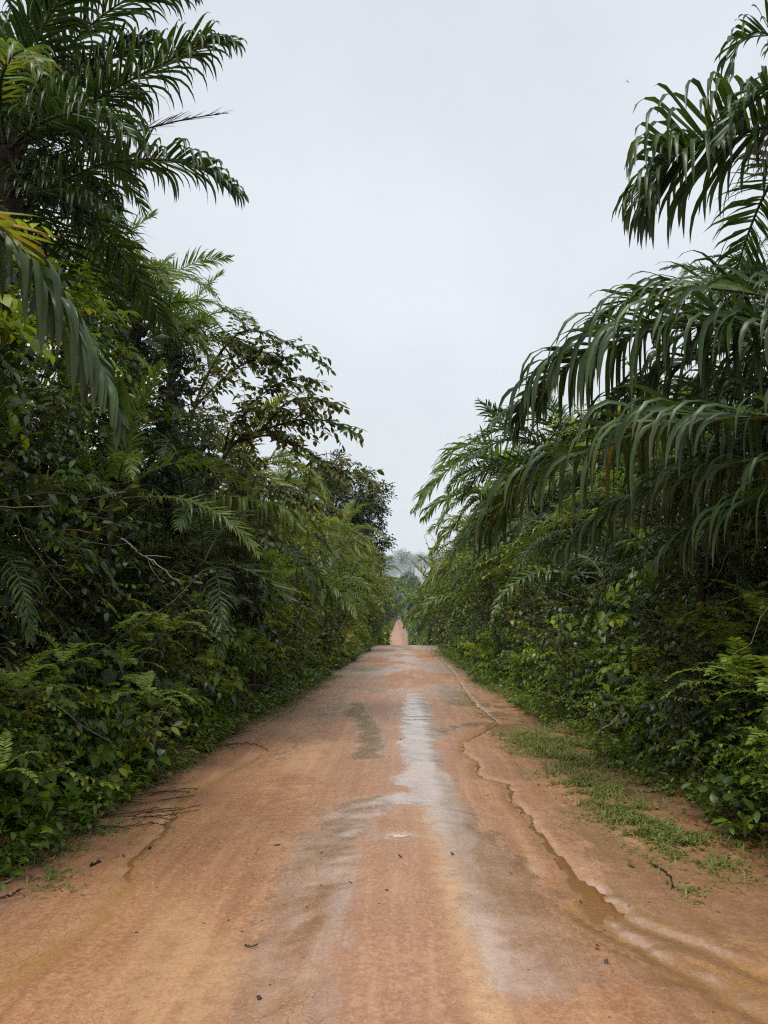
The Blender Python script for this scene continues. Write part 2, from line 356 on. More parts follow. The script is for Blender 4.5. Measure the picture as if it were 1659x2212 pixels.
dark = np.clip(.75 * np.clip(stain, 0, 1) + .9 * groove + .8 * np.clip(ch, 0, 1) + fan * smooth(.97 - streak, .47, .56) * .9, 0, 1)
wet = np.clip(wet * (1 - .6 * mid * (YY < 7)) + fan * smooth(streak, .42, .5) * 1.0 + .3 * np.clip(stain, 0, 1), 0, 1) * (1 - .75 * smooth(YY, 70, 130))
wet = np.maximum(wet, np.exp(-(pd / 1.5) ** 2))

def road_material():
    m, n, l = new_mat('wet_laterite')
    def attr(k):
        a = n.new('ShaderNodeAttribute'); a.attribute_name = k; return a.outputs['Fac']
    def mix(f, a, b):
        x = n.new('ShaderNodeMix'); x.data_type = 'RGBA'
        for s, v in ((x.inputs['Factor'], f), (x.inputs['A'], a), (x.inputs['B'], b)):
            if hasattr(v, 'is_output'): l.new(v, s)
            else: s.default_value = v if not isinstance(v, tuple) else (*v, 1)
        return x.outputs['Result']
    def math_(op, a, b, clamp=False):
        x = n.new('ShaderNodeMath'); x.operation = op; x.use_clamp = clamp
        for s, v in zip(x.inputs, (a, b)):
            if hasattr(v, 'is_output'): l.new(v, s)
            else: s.default_value = v
        return x.outputs[0]
    def mapr(v, a, b, c, d):
        x = n.new('ShaderNodeMapRange'); l.new(v, x.inputs['Value'])
        for k, q in zip(('From Min', 'From Max', 'To Min', 'To Max'), (a, b, c, d)): x.inputs[k].default_value = q
        return x.outputs[0]
    tcn = n.new('ShaderNodeTexCoord'); V = tcn.outputs['Object']
    def noise(sc, det=4, stretch=None, rough=.55):
        x = n.new('ShaderNodeTexNoise'); x.inputs['Scale'].default_value = sc; x.inputs['Detail'].default_value = det; x.inputs['Roughness'].default_value = rough
        if stretch:
            mp = n.new('ShaderNodeMapping'); mp.inputs['Scale'].default_value = stretch; l.new(V, mp.inputs['Vector']); l.new(mp.outputs[0], x.inputs['Vector'])
        else: l.new(V, x.inputs['Vector'])
        return x.outputs['Fac']
    n1 = noise(1.3, 5); n2 = noise(9, 5); n3 = noise(60, 3); n4 = noise(220, 2); ns = noise(2.0, 4, (4.0, .5, 1))
    c = mix(mapr(n1, .35, .65, 0, 1), (.300, .132, .056), (.395, .198, .096))
    c = mix(mapr(ns, .4, .65, 0, .5), c, (.44, .235, .115))
    c = mix(mapr(n2, .42, .66, 0, .55), c, (.28, .120, .052))
    c = mix(mapr(n4, .35, .75, 0, .45), c, (.21, .085, .036))
    nf = noise(32, 4, (1, .8, 1)); c = mix(mapr(nf, .46, .66, 0, .5), c, (.20, .085, .036)); c = mix(mapr(nf, .5, .3, 0, .45), c, (.46, .265, .145))
    nl = noise(1.0, 5, (9.0, .45, 1), .6); c = mix(mapr(nl, .5, .68, 0, .5), c, (.22, .095, .042)); c = mix(mapr(nl, .46, .32, 0, .5), c, (.46, .25, .125))
    c = mix(math_('MULTIPLY', attr('pale'), mapr(n2, .35, .6, .3, 1)), c, (.48, .29, .145))
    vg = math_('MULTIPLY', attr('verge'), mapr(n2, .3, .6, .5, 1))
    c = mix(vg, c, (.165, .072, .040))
    spk = mapr(noise(34, 3), .60, .68, 0, 1)
    c = mix(math_('MULTIPLY', math_('MULTIPLY', spk, .7), math_('ADD', math_('MULTIPLY', attr('verge'), .8), .16)), c, (.05, .03, .022))
    c = mix(math_('MULTIPLY', attr('wet'), .24), c, (.42, .275, .20))  # pale silt tone, also putting wet sky sheen into the base colour
    c = mix(math_('MULTIPLY', attr('dark'), .8), c, (.30, .155, .052))
    c = mix(mapr(n3, .58, .75, 0, .25), c, (.25, .11, .05))
    # dried-mud cracks
    vo = n.new('ShaderNodeTexVoronoi'); vo.feature = 'DISTANCE_TO_EDGE'; vo.inputs['Scale'].default_value = 12
    wv = n.new('ShaderNodeMixRGB'); wv.inputs['Fac'].default_value = .12
    nv = n.new('ShaderNodeTexNoise'); nv.inputs['Scale'].default_value = 9; nv.inputs['Detail'].default_value = 3; l.new(V, nv.inputs['Vector'])
    l.new(V, wv.inputs['Color1']); l.new(nv.outputs['Color'], wv.inputs['Color2']); l.new(wv.outputs[0], vo.inputs['Vector'])
    ck = math_('MULTIPLY', mapr(vo.outputs['Distance'], .0, .026, 1, 0), math_('MULTIPLY', attr('crack'), mapr(noise(3, 3), .38, .52, 0, 1)))
    c = mix(math_('MULTIPLY', ck, .36), c, (.24, .085, .03))
    ng = noise(75, 3, None, .7); c = mix(mapr(ng, .54, .66, 0, .42), c, (.17, .07, .03)); c = mix(mapr(ng, .44, .34, 0, .4), c, (.52, .32, .18))
    bs = n.new('ShaderNodeVectorMath'); bs.operation = 'SCALE'; bs.inputs['Scale'].default_value = 1.25; l.new(c, bs.inputs[0]); c = bs.outputs[0]
    p = n.new('ShaderNodeBsdfPrincipled'); l.new(c, p.inputs['Base Color'])
    na = noise(5.0, 6, (2.2, .8, 1), .65); nb = noise(30, 5, (1.8, .8, 1), .6)
    wt = math_('ADD', math_('MULTIPLY', attr('wet'), 1.12), math_('MULTIPLY', math_('SUBTRACT', na, .5), 1.7))
    wt = math_('ADD', wt, math_('MULTIPLY', math_('SUBTRACT', nb, .5), 1.7))
    wt = math_('MULTIPLY', mapr(wt, .40, .80, 0, 1), mapr(attr('wet'), .02, .2, 0, 1), True)
    l.new(math_('ADD', mapr(wt, .0, .9, .55, .32), math_('MULTIPLY', attr('coarse'), .12)), p.inputs['Roughness'])
    l.new(mapr(wt, 0, 1, .4, 1.0), p.inputs['Specular IOR Level'])
    l.new(mapr(wt, 0, 1, .42, 1.0), p.inputs['Coat Weight']); l.new(math_('ADD', mapr(wt, 0, 1, .36, .15), math_('MULTIPLY', attr('coarse'), .24)), p.inputs['Coat Roughness']); p.inputs['Coat IOR'].default_value = 1.95
    # tread ribs
    w = n.new('ShaderNodeTexWave'); w.wave_type = 'BANDS'; w.bands_direction = 'Y'; w.inputs['Scale'].default_value = 3.2
    w.inputs['Distortion'].default_value = 5.5; w.inputs['Detail'].default_value = 3; w.inputs['Detail Scale'].default_value = 2.4
    l.new(V, w.inputs['Vector'])
    tv = n.new('ShaderNodeTexVoronoi'); tv.feature = 'SMOOTH_F1'; tv.inputs['Scale'].default_value = 11; tv.inputs['Smoothness'].default_value = .35
    tmp = n.new('ShaderNodeMapping'); tmp.inputs['Scale'].default_value = (.75, 1.15, 1); l.new(wv.outputs[0], tmp.inputs['Vector']); l.new(tmp.outputs[0], tv.inputs['Vector'])
    tl = mapr(tv.outputs['Distance'], .2, .7, 1, 0)
    tg = math_('MULTIPLY', mapr(tl, .5, .1, 0, 1), attr('tread'))
    c2 = mix(math_('MULTIPLY', tg, .5), c, (.27, .108, .045)); l.new(c2, p.inputs['Base Color'])
    h = math_('ADD', math_('MULTIPLY', math_('MULTIPLY', w.outputs['Fac'], attr('tread')), .003), math_('MULTIPLY', math_('MULTIPLY', tl, attr('tread')), .010))
    h = math_('ADD', h, math_('MULTIPLY', n2, math_('SUBTRACT', .006, math_('MULTIPLY', wt, .003)))); h = math_('ADD', h, math_('MULTIPLY', n3, math_('SUBTRACT', .0032, math_('MULTIPLY', wt, .0014))))
    h = math_('ADD', h, math_('MULTIPLY', math_('MULTIPLY', nf, wt), .0035)); h = math_('ADD', h, math_('MULTIPLY', n4, math_('ADD', .00025, math_('MULTIPLY', attr('verge'), .0012))))
    h = math_('SUBTRACT', h, math_('MULTIPLY', ck, .006))
    b = n.new('ShaderNodeBump'); b.inputs['Strength'].default_value = .75; b.inputs['Distance'].default_value = 1.0
    l.new(h, b.inputs['Height']); l.new(b.outputs[0], p.inputs['Normal'])
    o = n.new('ShaderNodeOutputMaterial'); l.new(p.outputs[0], o.inputs['Surface'])
    return m
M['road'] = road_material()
rx_ = np.interp(YY, [0, 90, 150, 360, 440], [0, 0, -.8, -1.9, -2.3])
mb = MB(); mb.add(np.stack([XX * np.interp(YY, [0, 120, 200, 360], [1, 1, .8, .5]) + rx_, YY, Z], -1), F)
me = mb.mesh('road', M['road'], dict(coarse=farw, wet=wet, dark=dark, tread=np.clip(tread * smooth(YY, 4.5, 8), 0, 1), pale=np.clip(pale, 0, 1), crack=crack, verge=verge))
road = put('road', me); road['kind'] = 'structure'
def road_z(x, y):
    j = np.clip(np.searchsorted(ys, y), 0, len(ys) - 1); i = np.clip(np.searchsorted(xs, x), 0, len(xs) - 1)
    return Z[j, i]

def soil_material():
    m, n, l = new_mat('forest_soil')
    tcn = n.new('ShaderNodeTexCoord'); nz = n.new('ShaderNodeTexNoise'); nz.inputs['Scale'].default_value = 3; nz.inputs['Detail'].default_value = 8
    l.new(tcn.outputs['Object'], nz.inputs['Vector'])
    r = ramp(n, [(.3, (.05, .028, .016)), (.5, (.10, .052, .028)), (.62, (.045, .05, .02)), (.8, (.03, .04, .016))]); l.new(nz.outputs['Fac'], r.inputs[0])
    p = n.new('ShaderNodeBsdfPrincipled'); p.inputs['Roughness'].default_value = .85; l.new(r.outputs[0], p.inputs['Base Color'])
    b = n.new('ShaderNodeBump'); b.inputs['Distance'].default_value = .1; l.new(nz.outputs['Fac'], b.inputs['Height']); l.new(b.outputs[0], p.inputs['Normal'])
    o = n.new('ShaderNodeOutputMaterial'); l.new(p.outputs[0], o.inputs['Surface']); return m
M['soil'] = soil_material()
gx = np.concatenate([-np.geomspace(6, 900, 30)[::-1], np.linspace(-5.4, 5.4, 19), np.geomspace(6, 900, 30)])
gy = np.concatenate([np.linspace(-120, -6, 12), np.linspace(-4, 130, 90), np.linspace(133, 440, 80), np.geomspace(450, 2400, 40)])
GX, GY = np.meshgrid(gx, gy)
GZ = zhill(GX, GY) + .10 + .25 * (fbm(GX * .5, GY * .5, 3) - .5) * smooth(np.abs(GX), 4.6, 7)
GZ = np.where((np.abs(GX) < 4.45) & (GY < 438) & (GY > -2.4), zr(GY) - .35, GZ)
gi = np.arange(GX.size).reshape(GX.shape)
mb = MB(); mb.add(np.stack([GX, GY, GZ], -1), np.stack([gi[:-1, :-1], gi[:-1, 1:], gi[1:, 1:], gi[1:, :-1]], -1).reshape(-1, 4))
ground = put('ground', mb.mesh('ground', M['soil'])); ground['kind'] = 'structure'
def gz(x, y):
    x = np.asarray(x, float); y = np.asarray(y, float)
    a = zhill(x, y) + .08
    return np.where(np.abs(x) < 4.3, zr(y) + np.where(np.abs(x) > 2.3, .13 * smooth(np.abs(x), 2.3, 3.5), 0), a)

def water_material(name, c, rough=.06):
    m, n, l = new_mat(name)
    tcn = n.new('ShaderNodeTexCoord'); nz = n.new('ShaderNodeTexNoise'); nz.inputs['Scale'].default_value = 45; nz.inputs['Detail'].default_value = 3
    l.new(tcn.outputs['Object'], nz.inputs['Vector'])
    p = n.new('ShaderNodeBsdfPrincipled'); p.inputs['Base Color'].default_value = (*c, 1); p.inputs['Roughness'].default_value = rough
    p.inputs['IOR'].default_value = 1.33
    b = n.new('ShaderNodeBump'); b.inputs['Strength'].default_value = .6; b.inputs['Distance'].default_value = .006; l.new(nz.outputs['Fac'], b.inputs['Height']); l.new(b.outputs[0], p.inputs['Normal'])
    o = n.new('ShaderNodeOutputMaterial'); l.new(p.outputs[0], o.inputs['Surface']); return m
M['muddy'] = water_material('muddy_water', (.24, .115, .042)); M['milky'] = water_material('milky_water', (.62, .45, .33), .04)
level = level - .04 * (1 - smooth(chd, .35, .62)) - .03 * smooth(-YY, -5.0, -4.1) - .02 * smooth(YY, 17, 20)          # water level over the mud
wm = (chd > .12) & (YY > 3.6) & (YY < 20) & (np.abs(XX) < 3.2)
fi = F.reshape(ny - 1, nx - 1, 4)[wm[:-1, :-1] & wm[:-1, 1:] & wm[1:, 1:] & wm[1:, :-1]]; used = np.unique(fi); remap = np.zeros(ny * nx, int); remap[used] = np.arange(len(used))
mb = MB(); mb.add(np.stack([XX.ravel()[used], YY.ravel()[used], level.ravel()[used]], 1), remap[fi])
stream = put('stream', mb.mesh('stream', M['muddy'])); stream['kind'] = 'structure'
pc = ground_at(862, 1811); a = np.linspace(0, 2 * np.pi, 28, endpoint=False)
rr = 1 + .18 * np.sin(3 * a + 1) + .1 * np.sin(5 * a)
mb = MB(); mb.add(np.stack([pc[0] + .062 * rr * np.cos(a), pc[1] + .040 * rr * np.sin(a), np.full(28, road_z(pc[0], pc[1]) + .006)], 1), [list(range(28))])
o = put('puddle', mb.mesh('puddle', M['milky'], smooth_=False)); o['kind'] = 'structure'

# ------------------------------------------------------------------ palm fronds
def frond_leaflets(P, n=60, L=.9, W=.045, a0=68, a1=22, elev=(-12, 34), droop=1.0, onset=(.1, .5), rows=5, cols=3, start=.14, roll=0.0, tint=(.2, .6), yellow=.04, ragged=0.0, r=None):
    r = r or rng
    P = np.asarray(P, float); k = len(P); s = np.linspace(0, 1, k)
    t = np.repeat(np.linspace(start, .995, n), 2) + r.uniform(-.4, .4, 2 * n) / n
    t = np.clip(t, start, 1); side = np.tile([1.0, -1.0], n)
    I = lambda A: np.stack([np.interp(t, s, A[:, q]) for q in range(3)], 1)
    T0 = nrm(np.gradient(P, axis=0))
    S0 = np.cross(T0, (0, 0, 1.0)); bad = np.linalg.norm(S0, axis=1) < .15
    if bad.any() and not bad.all():
        good = np.where(~bad)[0]; S0[bad] = S0[[good[np.argmin(abs(good - b))] for b in np.where(bad)[0]]]
    elif bad.all(): S0[:] = (1, 0, 0)
    S0 = nrm(S0); p = I(P); T = nrm(I(T0)); S = nrm(I(S0)); N = np.cross(S, T)
    rl = R(roll) * t; S, N = S * np.cos(rl)[:, None] + N * np.sin(rl)[:, None], N * np.cos(rl)[:, None] - S * np.sin(rl)[:, None]
    m = 2 * n
    a = np.radians(a0 + (a1 - a0) * t ** 1.2 + r.normal(0, 5, m)); e = np.radians(r.uniform(*elev, m))
    prof = np.interp((t - start) / (1 - start), [0, .12, .4, .75, 1], [.45, .85, 1, .8, .38])
    ln = L * prof * r.uniform(.86, 1.1, m)
    if ragged: ln = ln * np.where(r.random(m) < ragged, r.uniform(.25, .8, m), 1)
    D = nrm(np.cos(a)[:, None] * T + np.sin(a)[:, None] * (side[:, None] * np.cos(e)[:, None] * S + np.sin(e)[:, None] * N))
    on = r.uniform(*onset, m); dr = droop * r.uniform(.6, 1.4, m)
    tw = r.normal(0, .45, m)[:, None]; a = a + r.normal(0, .06, m)
    out = np.zeros((m, rows + 1, cols, 3)); q = p.copy()
    for j in range(rows + 1):
        u = j / rows
        Wd = nrm(T - (T * D).sum(1)[:, None] * D); Nn = np.cross(D, Wd)
        Wd = nrm(Wd * np.cos(tw) + Nn * np.sin(tw)); Nn = np.cross(D, Wd)
        w = W * float(np.interp(u, [0, .12, .35, .7, .9, 1], [.35, .8, 1, .8, .42, .06])) * (.75 + .25 * prof)
        if cols == 3:
            out[:, j, 0] = q - Wd * w[:, None] * .5; out[:, j, 1] = q + Nn * w[:, None] * .16; out[:, j, 2] = q + Wd * w[:, None] * .5
        else:
            out[:, j, 0] = q - Wd * w[:, None] * .5; out[:, j, 1] = q + Wd * w[:, None] * .5
        q = q + D * (ln / rows)[:, None]
        g = dr * np.clip((u + .5 / rows - on) / .35, 0, 1) * 5.0 / rows
        D = D.copy(); D[:, 2] -= g; D = nrm(D)
    tn = r.uniform(*tint, m) + np.where(r.random(m) < yellow, r.uniform(.3, .5, m), 0)
    return out, np.clip(tn, 0, 1)
def leaflet_faces(rows, cols):
    i = np.arange(rows)[:, None] * cols; f = []
    for c in range(cols - 1): f.append(np.concatenate([i + c, i + c + 1, i + cols + c + 1, i + cols + c], 1))
    return np.concatenate(f)
def add_leaflets(mb, L, tn, mat=0):
    m, r1, c, _ = L.shape; f = leaflet_faces(r1 - 1, c)
    off = (np.arange(m) * r1 * c)[:, None, None]
    mb.add(L, (f[None] + off).reshape(-1, 4), np.repeat(tn, r1 * c), np.tile(np.repeat(np.linspace(0, 1, r1), c), m), mat)
def midrib(mb, P, r0=.035, mat=1, sides=5):
    tube(mb, P, np.linspace(r0, .005, len(P)), sides, .5, mat)
def arch(e0, bend, L=4.6, n=26, pw=1.3, sway=0.0):
    s = np.linspace(0, 1, n); th = R(e0) - R(bend) * s ** pw
    dx = np.cos(th); dz = np.sin(th)
    x = np.concatenate([[0], np.cumsum((dx[1:] + dx[:-1]) / 2)]) * L / (n - 1); z = np.concatenate([[0], np.cumsum((dz[1:] + dz[:-1]) / 2)]) * L / (n - 1)
    return np.stack([x, sway * s ** 2, z], 1)
def trunk_mesh(h, r=.22, seed=0):
    q = np.random.default_rng(seed); mb = MB()
    zz = np.linspace(-.5, h, 14); P = np.stack([.06 * np.sin(zz * .7 + seed), .05 * np.cos(zz * .6), zz], 1)
    tube(mb, P, np.interp(zz, [-.5, 0, 1, h], [r * 1.5, r * 1.4, r * 1.05, r * 1.0]), 9)
    if r < .11:
        mb = MB(); tube(mb, P, np.interp(zz, [-.5, 0, 1, h], [.06, .055, .045, .04]), 7); return mb.mesh('palm_stem', M['bark'])
    nb = int(h * 13)                                                       # old leaf bases
    for k in range(nb):
        a = k * 2.399; z = .3 + (h - .2) * k / nb; d = np.array((math.cos(a), math.sin(a), 0))
        b = d * r * .9 + (0, 0, z); tip = d * (r + .12 + .08 * q.random()) + np.array((0, 0, z + .22))
        tube(mb, np.array([b, (b + tip) / 2 + d * .02, tip]), [.07, .055, .035], 4)
    return mb.mesh('palm_trunk', M['trunk'])

# frond shapes shared by the palms in the middle distance: (start elevation, bend, droop of the leaflets)
FR = [(80, 45, .3), (68, 75, .5), (55, 95, .65), (40, 100, .8), (22, 90, .9), (4, 75, .95), (-18, 52, 1.0)]
def frond_set(mat, rows, cols, n, W, seed, yellow=.05, tint=(.15, .65)):
    r = np.random.default_rng(seed); S = []
    for e0, bd, dr in FR:
        v = []
        for q in range(2):
            P = arch(e0 + r.uniform(-6, 6), bd + r.uniform(-10, 10), 4.4 + r.uniform(-.4, .4), 24, 1.3, r.uniform(-.5, .5))
            lf, tn = frond_leaflets(P, n, .82, W, rows=rows, cols=cols, droop=dr, roll=r.uniform(-50, 50), tint=tint, yellow=yellow, ragged=.08, r=r)
            mb = MB(); add_leaflets(mb, lf, tn); midrib(mb, P, .035)
            v.append(mb.mesh('palm_frond', [mat, M['rib']]))
        S.append(v)
    return S
SETS = {'palm': frond_set(M['palm'], 5, 3, 62, .052, 21), 'palm_light': frond_set(M['palm_light'], 4, 2, 52, .055, 22),
        'palm_yellow': frond_set(M['palm_yellow'], 3, 2, 46, .07, 23, .12), 'far': frond_set(M['palm_light'], 3, 2, 34, .10, 24)}
DEAD = []
for k in range(3):
    r = np.random.default_rng(40 + k); P = arch(-35 - 12 * k, 45, 3.0, 20)
    lf, tn = frond_leaflets(P, 34, .7, .03, droop=1.6, rows=4, cols=2, tint=(.1, .9), ragged=.4, r=r)
    mb = MB(); add_leaflets(mb, lf, tn); midrib(mb, P, .03); DEAD.append(mb.mesh('palm_frond_dead', [M['palm_dead'], M['rib_dead']]))

def palm(label, crown, kind='palm', nf=18, scale=1.0, seed=0, lo=-18, hi=82, skip=(), dead=2, group=None, az0=0.0, low_ok=True):
    """crown: the point the fronds spring from; skip: azimuth sectors (degrees, lo, hi) left to fronds built one by one"""
    crown = np.asarray(crown, float); base = float(gz(crown[0], crown[1])) - .05; h = crown[2] - base
    nf = int(nf * 1.3)
    q = np.random.default_rng(seed)
    t = thing('palm_tree', label, 'palm tree', (crown[0], crown[1], base), 0, group)
    put('trunk', trunk_mesh(max(h, .3), .2 * scale, seed), t)
    for k in range(nf):
        az = (az0 + k * 137.5 + q.uniform(-12, 12)) % 360
        u = (k + .5) / nf; e = hi + (lo - hi) * u ** .85
        if any(a <= az <= b or a <= az - 360 <= b for a, b in skip) : continue
        j = int(np.argmin([abs(f[0] - e) for f in FR]))
        o = put('frond', SETS[kind][j][k % 2], t)
        o.location = (0, 0, h); o.rotation_euler = (q.uniform(-.1, .1), 0, R(az)); s = scale * q.uniform(.88, 1.1); o.scale = (s, s * (1 if k % 3 else -1), s)
    for k in range(dead):
        o = put('dead_frond', DEAD[k % 3], t); o['label'] = 'withered brown frond hanging down'
        o.location = (0, 0, h - .1); o.rotation_euler = (0, 0, q.uniform(0, 6.28)); o.scale = (scale * .9,) * 3
    return t
def hero_frond(t, ctrl, n=58, L=.95, W=.05, mat='palm', split=True, r0=.03, label=None, seed=1, budget=300, **kw):
    """one frond built where it hangs, every leaflet a piece of its own"""
    q = np.random.default_rng(seed); P = catmull(ctrl, 40); o3 = np.array(t.location); P = P - o3
    mb = MB(); midrib(mb, P, r0, 0, 6)
    fr = put('frond', mb.mesh('frond_midrib', M['rib_dead'] if mat == 'palm_dead' else M['rib']), t)
    if label: fr['label'] = label
    lf, tn = frond_leaflets(P, n, L, W, rows=kw.pop('rows', 8), cols=3, r=q, **kw)
    if not split:
        mb = MB(); add_leaflets(mb, lf, tn); o = put('leaflets', mb.mesh('leaflets', M[mat]), fr); o['kind'] = 'stuff'; return fr
    f = leaflet_faces(lf.shape[1] - 1, 3)
    for k in range(len(lf)):
        mb = MB(); mb.add(lf[k], f, tn[k], np.repeat(np.linspace(0, 1, lf.shape[1]), 3)); put('leaflet', mb.mesh('leaflet', M[mat]), fr)
    return fr

# left, near: the tall palm whose plumes fill the upper left corner
cA = at(15, 330, 10.0)
pA = palm('tall dark oil palm at the upper left, its plumes reaching over the sky', cA, 'palm', 42, 1.0, 3, skip=((-100, 66),), dead=1)
hero_frond(pA, [cA, at(120, 262, 9.6), at(250, 190, 9.2), at(370, 128, 8.9), at(445, 92, 8.7), at(488, 92, 8.6)], 84, .98, .046, roll=-25, droop=1.8, onset=(.15, .5), elev=(-10, 55), tint=(.1, .5), seed=5)
hero_frond(pA, [cA, at(110, 390, 9.4), at(230, 352, 9.0), at(350, 345, 8.7), at(440, 365, 8.5), at(512, 412, 8.3)], 84, .78, .042, roll=20, droop=1.7, onset=(.15, .5), elev=(-15, 50), tint=(.1, .5), seed=6)
hero_frond(pA, [cA, at(90, 345, 9.8), at(190, 310, 9.5), at(300, 282, 9.3), at(400, 258, 9.1), at(486, 244, 9.0)], 44, .5, .012, split=False, mat='palm_dead', r0=.028, droop=.1, elev=(0, 60), a0=30, a1=12, ragged=.5, tint=(.1, .6), label='bare spiky midrib with a few dry threads', seed=7, rows=3)
hero_frond(pA, [cA, at(60, 230, 9.9), at(140, 110, 9.7), at(240, 20, 9.5), at(330, -25, 9.4), at(400, -20, 9.2)], 76, .95, .046, split=False, droop=1.6, onset=(.15, .5), elev=(-10, 45), tint=(.1, .5), seed=8)
hero_frond(pA, [cA, at(60, 150, 9.4), at(110, 30, 9.0), at(190, -60, 8.6)], 66, .95, .046, split=False, droop=1.6, onset=(.15, .5), tint=(.1, .5), seed=9)
hero_frond(pA, [cA, at(80, 270, 9.2), at(170, 240, 8.6), at(240, 250, 8.1), at(290, 300, 7.8)], 70, .9, .046, split=False, droop=1.6, onset=(.15, .5), tint=(.1, .45), seed=10)
hero_frond(pA, [cA, at(60, 410, 9.4), at(130, 410, 9.0), at(200, 430, 8.7), at(250, 470, 8.5)], 46, .55, .05, split=False, droop=1.2, onset=(.15, .4), tint=(.1, .5), seed=12)
hero_frond(pA, [cA, at(0, 200, 9.0), at(20, 130, 8.2), at(60, 110, 7.6), at(95, 160, 7.2)], 40, .7, .05, mat='palm_light', split=False, droop=1.3, onset=(.1, .4), tint=(.2, .7), yellow=.2, seed=13)
for k, (pts, L_) in enumerate([([(70, 300), (150, 290), (230, 320), (270, 370)], .9), ([(50, 200), (130, 150), (210, 150), (290, 190)], .95), ([(40, 380), (90, 400), (150, 440), (190, 490)], .8),
                               ([(60, 250), (140, 210), (240, 120), (330, 80)], .9), ([(30, 150), (60, 60), (120, -20)], .95), ([(60, 350), (130, 360), (200, 390), (250, 440)], .7)]):
    hero_frond(pA, [cA] + [at(X, Y, 10.4 - .25 * i) for i, (X, Y) in enumerate(pts)], 64, L_, .046, split=False, droop=1.7, onset=(.1, .4), tint=(.0, .5), seed=130 + k)
# left, nearest: the frond that hangs in from the edge
cB = at(-420, 330, 4.4)
pB = palm('near palm at the left edge, one yellowing frond hanging into view', cB, 'palm', 6, .7, 4, skip=((-110, 100),), dead=0)
hero_frond(pB, [cB, at(-200, 380, 4.4), at(-40, 470, 4.4), at(60, 570, 4.45), at(150, 690, 4.5), at(220, 800, 4.5), at(252, 880, 4.5)], 46, .80, .062, mat='palm', droop=1.4, onset=(.0, .25), elev=(-10, 25), tint=(.15, .6), yellow=.0, seed=15, ragged=.15)
hero_frond(pB, [cB, at(-230, 440, 4.1), at(-90, 450, 4.0), at(0, 490, 3.9), at(50, 540, 3.8)], 26, .5, .05, mat='palm_yellow', droop=.5, onset=(.4, .7), elev=(0, 40), tint=(.3, .9), yellow=.3, seed=16)
# left, middle distance
PALMS = {}
PALMS[1] = palm('pale green palm with upright feathers below the tall palm plumes', at(170, 690, 15), 'palm_light', 15, .72, 5, lo=10, dead=0, az0=20)
PALMS[2] = palm('pale feathery palm behind the top of the yellowing branches', at(300, 690, 17), 'palm_light', 16, .62, 6, lo=-5, dead=1, az0=70)
PALMS[3] = palm('small light palm showing beside the highest leafy twigs', at(375, 760, 18), 'palm_light', 13, .55, 7, lo=10, dead=0, az0=10)
for k, (X, Y, d, s) in enumerate([(-40, 1180, 6.6, .34), (250, 1080, 9.5, .42), (560, 1180, 15.5, .45), (640, 1190, 21, .5)]):
    palm('%s to the camera of the small palms buried in the left thicket' % ORD[k], at(X, Y, d), ('palm', 'palm_light')[k % 2], 9, s, 90 + k, lo=-5, dead=0, az0=-60 + 40 * k, group='small palms buried in the thicket')
for k, (X, Y, d, s) in enumerate([(1500, 1180, 8.4, .36), (1390, 1110, 11, .45), (1240, 1150, 16.5, .45), (1150, 1230, 20, .45)]):
    palm('%s to the camera of the small palms buried in the right thicket' % ORD[k], at(X, Y, d), ('palm', 'palm_light')[k % 2], 9, s, 95 + k, lo=-5, dead=0, az0=120 + 40 * k, group='small palms buried in the thicket')
palm('palm whose fronds glow yellow-green under the overhanging branch', at(520, 1030, 17), 'palm_yellow', 15, .62, 8, dead=1, az0=40)
cF = at(400, 1100, 12.5)
pF = palm('dark palm with one frond of long ribbons hanging in a row', cF, 'palm', 13, .62, 9, skip=((-70, 20),), dead=1)
hero_frond(pF, [cF, at(470, 1075, 12.2), at(540, 1078, 12.0), at(610, 1095, 11.8), at(655, 1140, 11.6)], 34, .66, .055, mat='palm_yellow', droop=1.5, onset=(.0, .15), elev=(-5, 10), tint=(.0, .5), seed=18)
cG = at(440, 1215, 11)
pG = palm('low dark green palm pointing one stiff frond at the road', cG, 'palm', 9, .5, 10, lo=5, skip=((-60, 40),), dead=0)
hero_frond(pG, [cG, at(500, 1222, 10.7), at(560, 1245, 10.4), at(620, 1290, 10.2)], 34, .5, .03, droop=.4, onset=(.4, .7), elev=(0, 30), tint=(.2, .6), seed=19)
for k, (X, Y, d, kd, s, lb) in enumerate([
        (600, 1060, 27, 'palm_light', .5, 'palm standing against the sky just left of the dark round tree'),
        (655, 1170, 31, 'palm_yellow', .52, 'yellow-green palm in front of the dark round tree'),
        (735, 1165, 40, 'palm_yellow', .6, 'bright yellow palm crown below the dark round tree edge'),
        (700, 1285, 26, 'palm_light', .5, 'low palm arching over the bushes on the left bend of green'),
        (770, 1255, 50, 'palm_yellow', .68, 'yellowish palm leaning towards the crest of the road'),
        (800, 1260, 68, 'far', 1.0, 'small distant palm on the left just before the misty gap')]):
    PALMS[10 + k] = palm(lb, at(X, Y, d), kd, 20, s, 60 + k, dead=2 if k in (1, 2, 4) else 0, az0=25 * k)

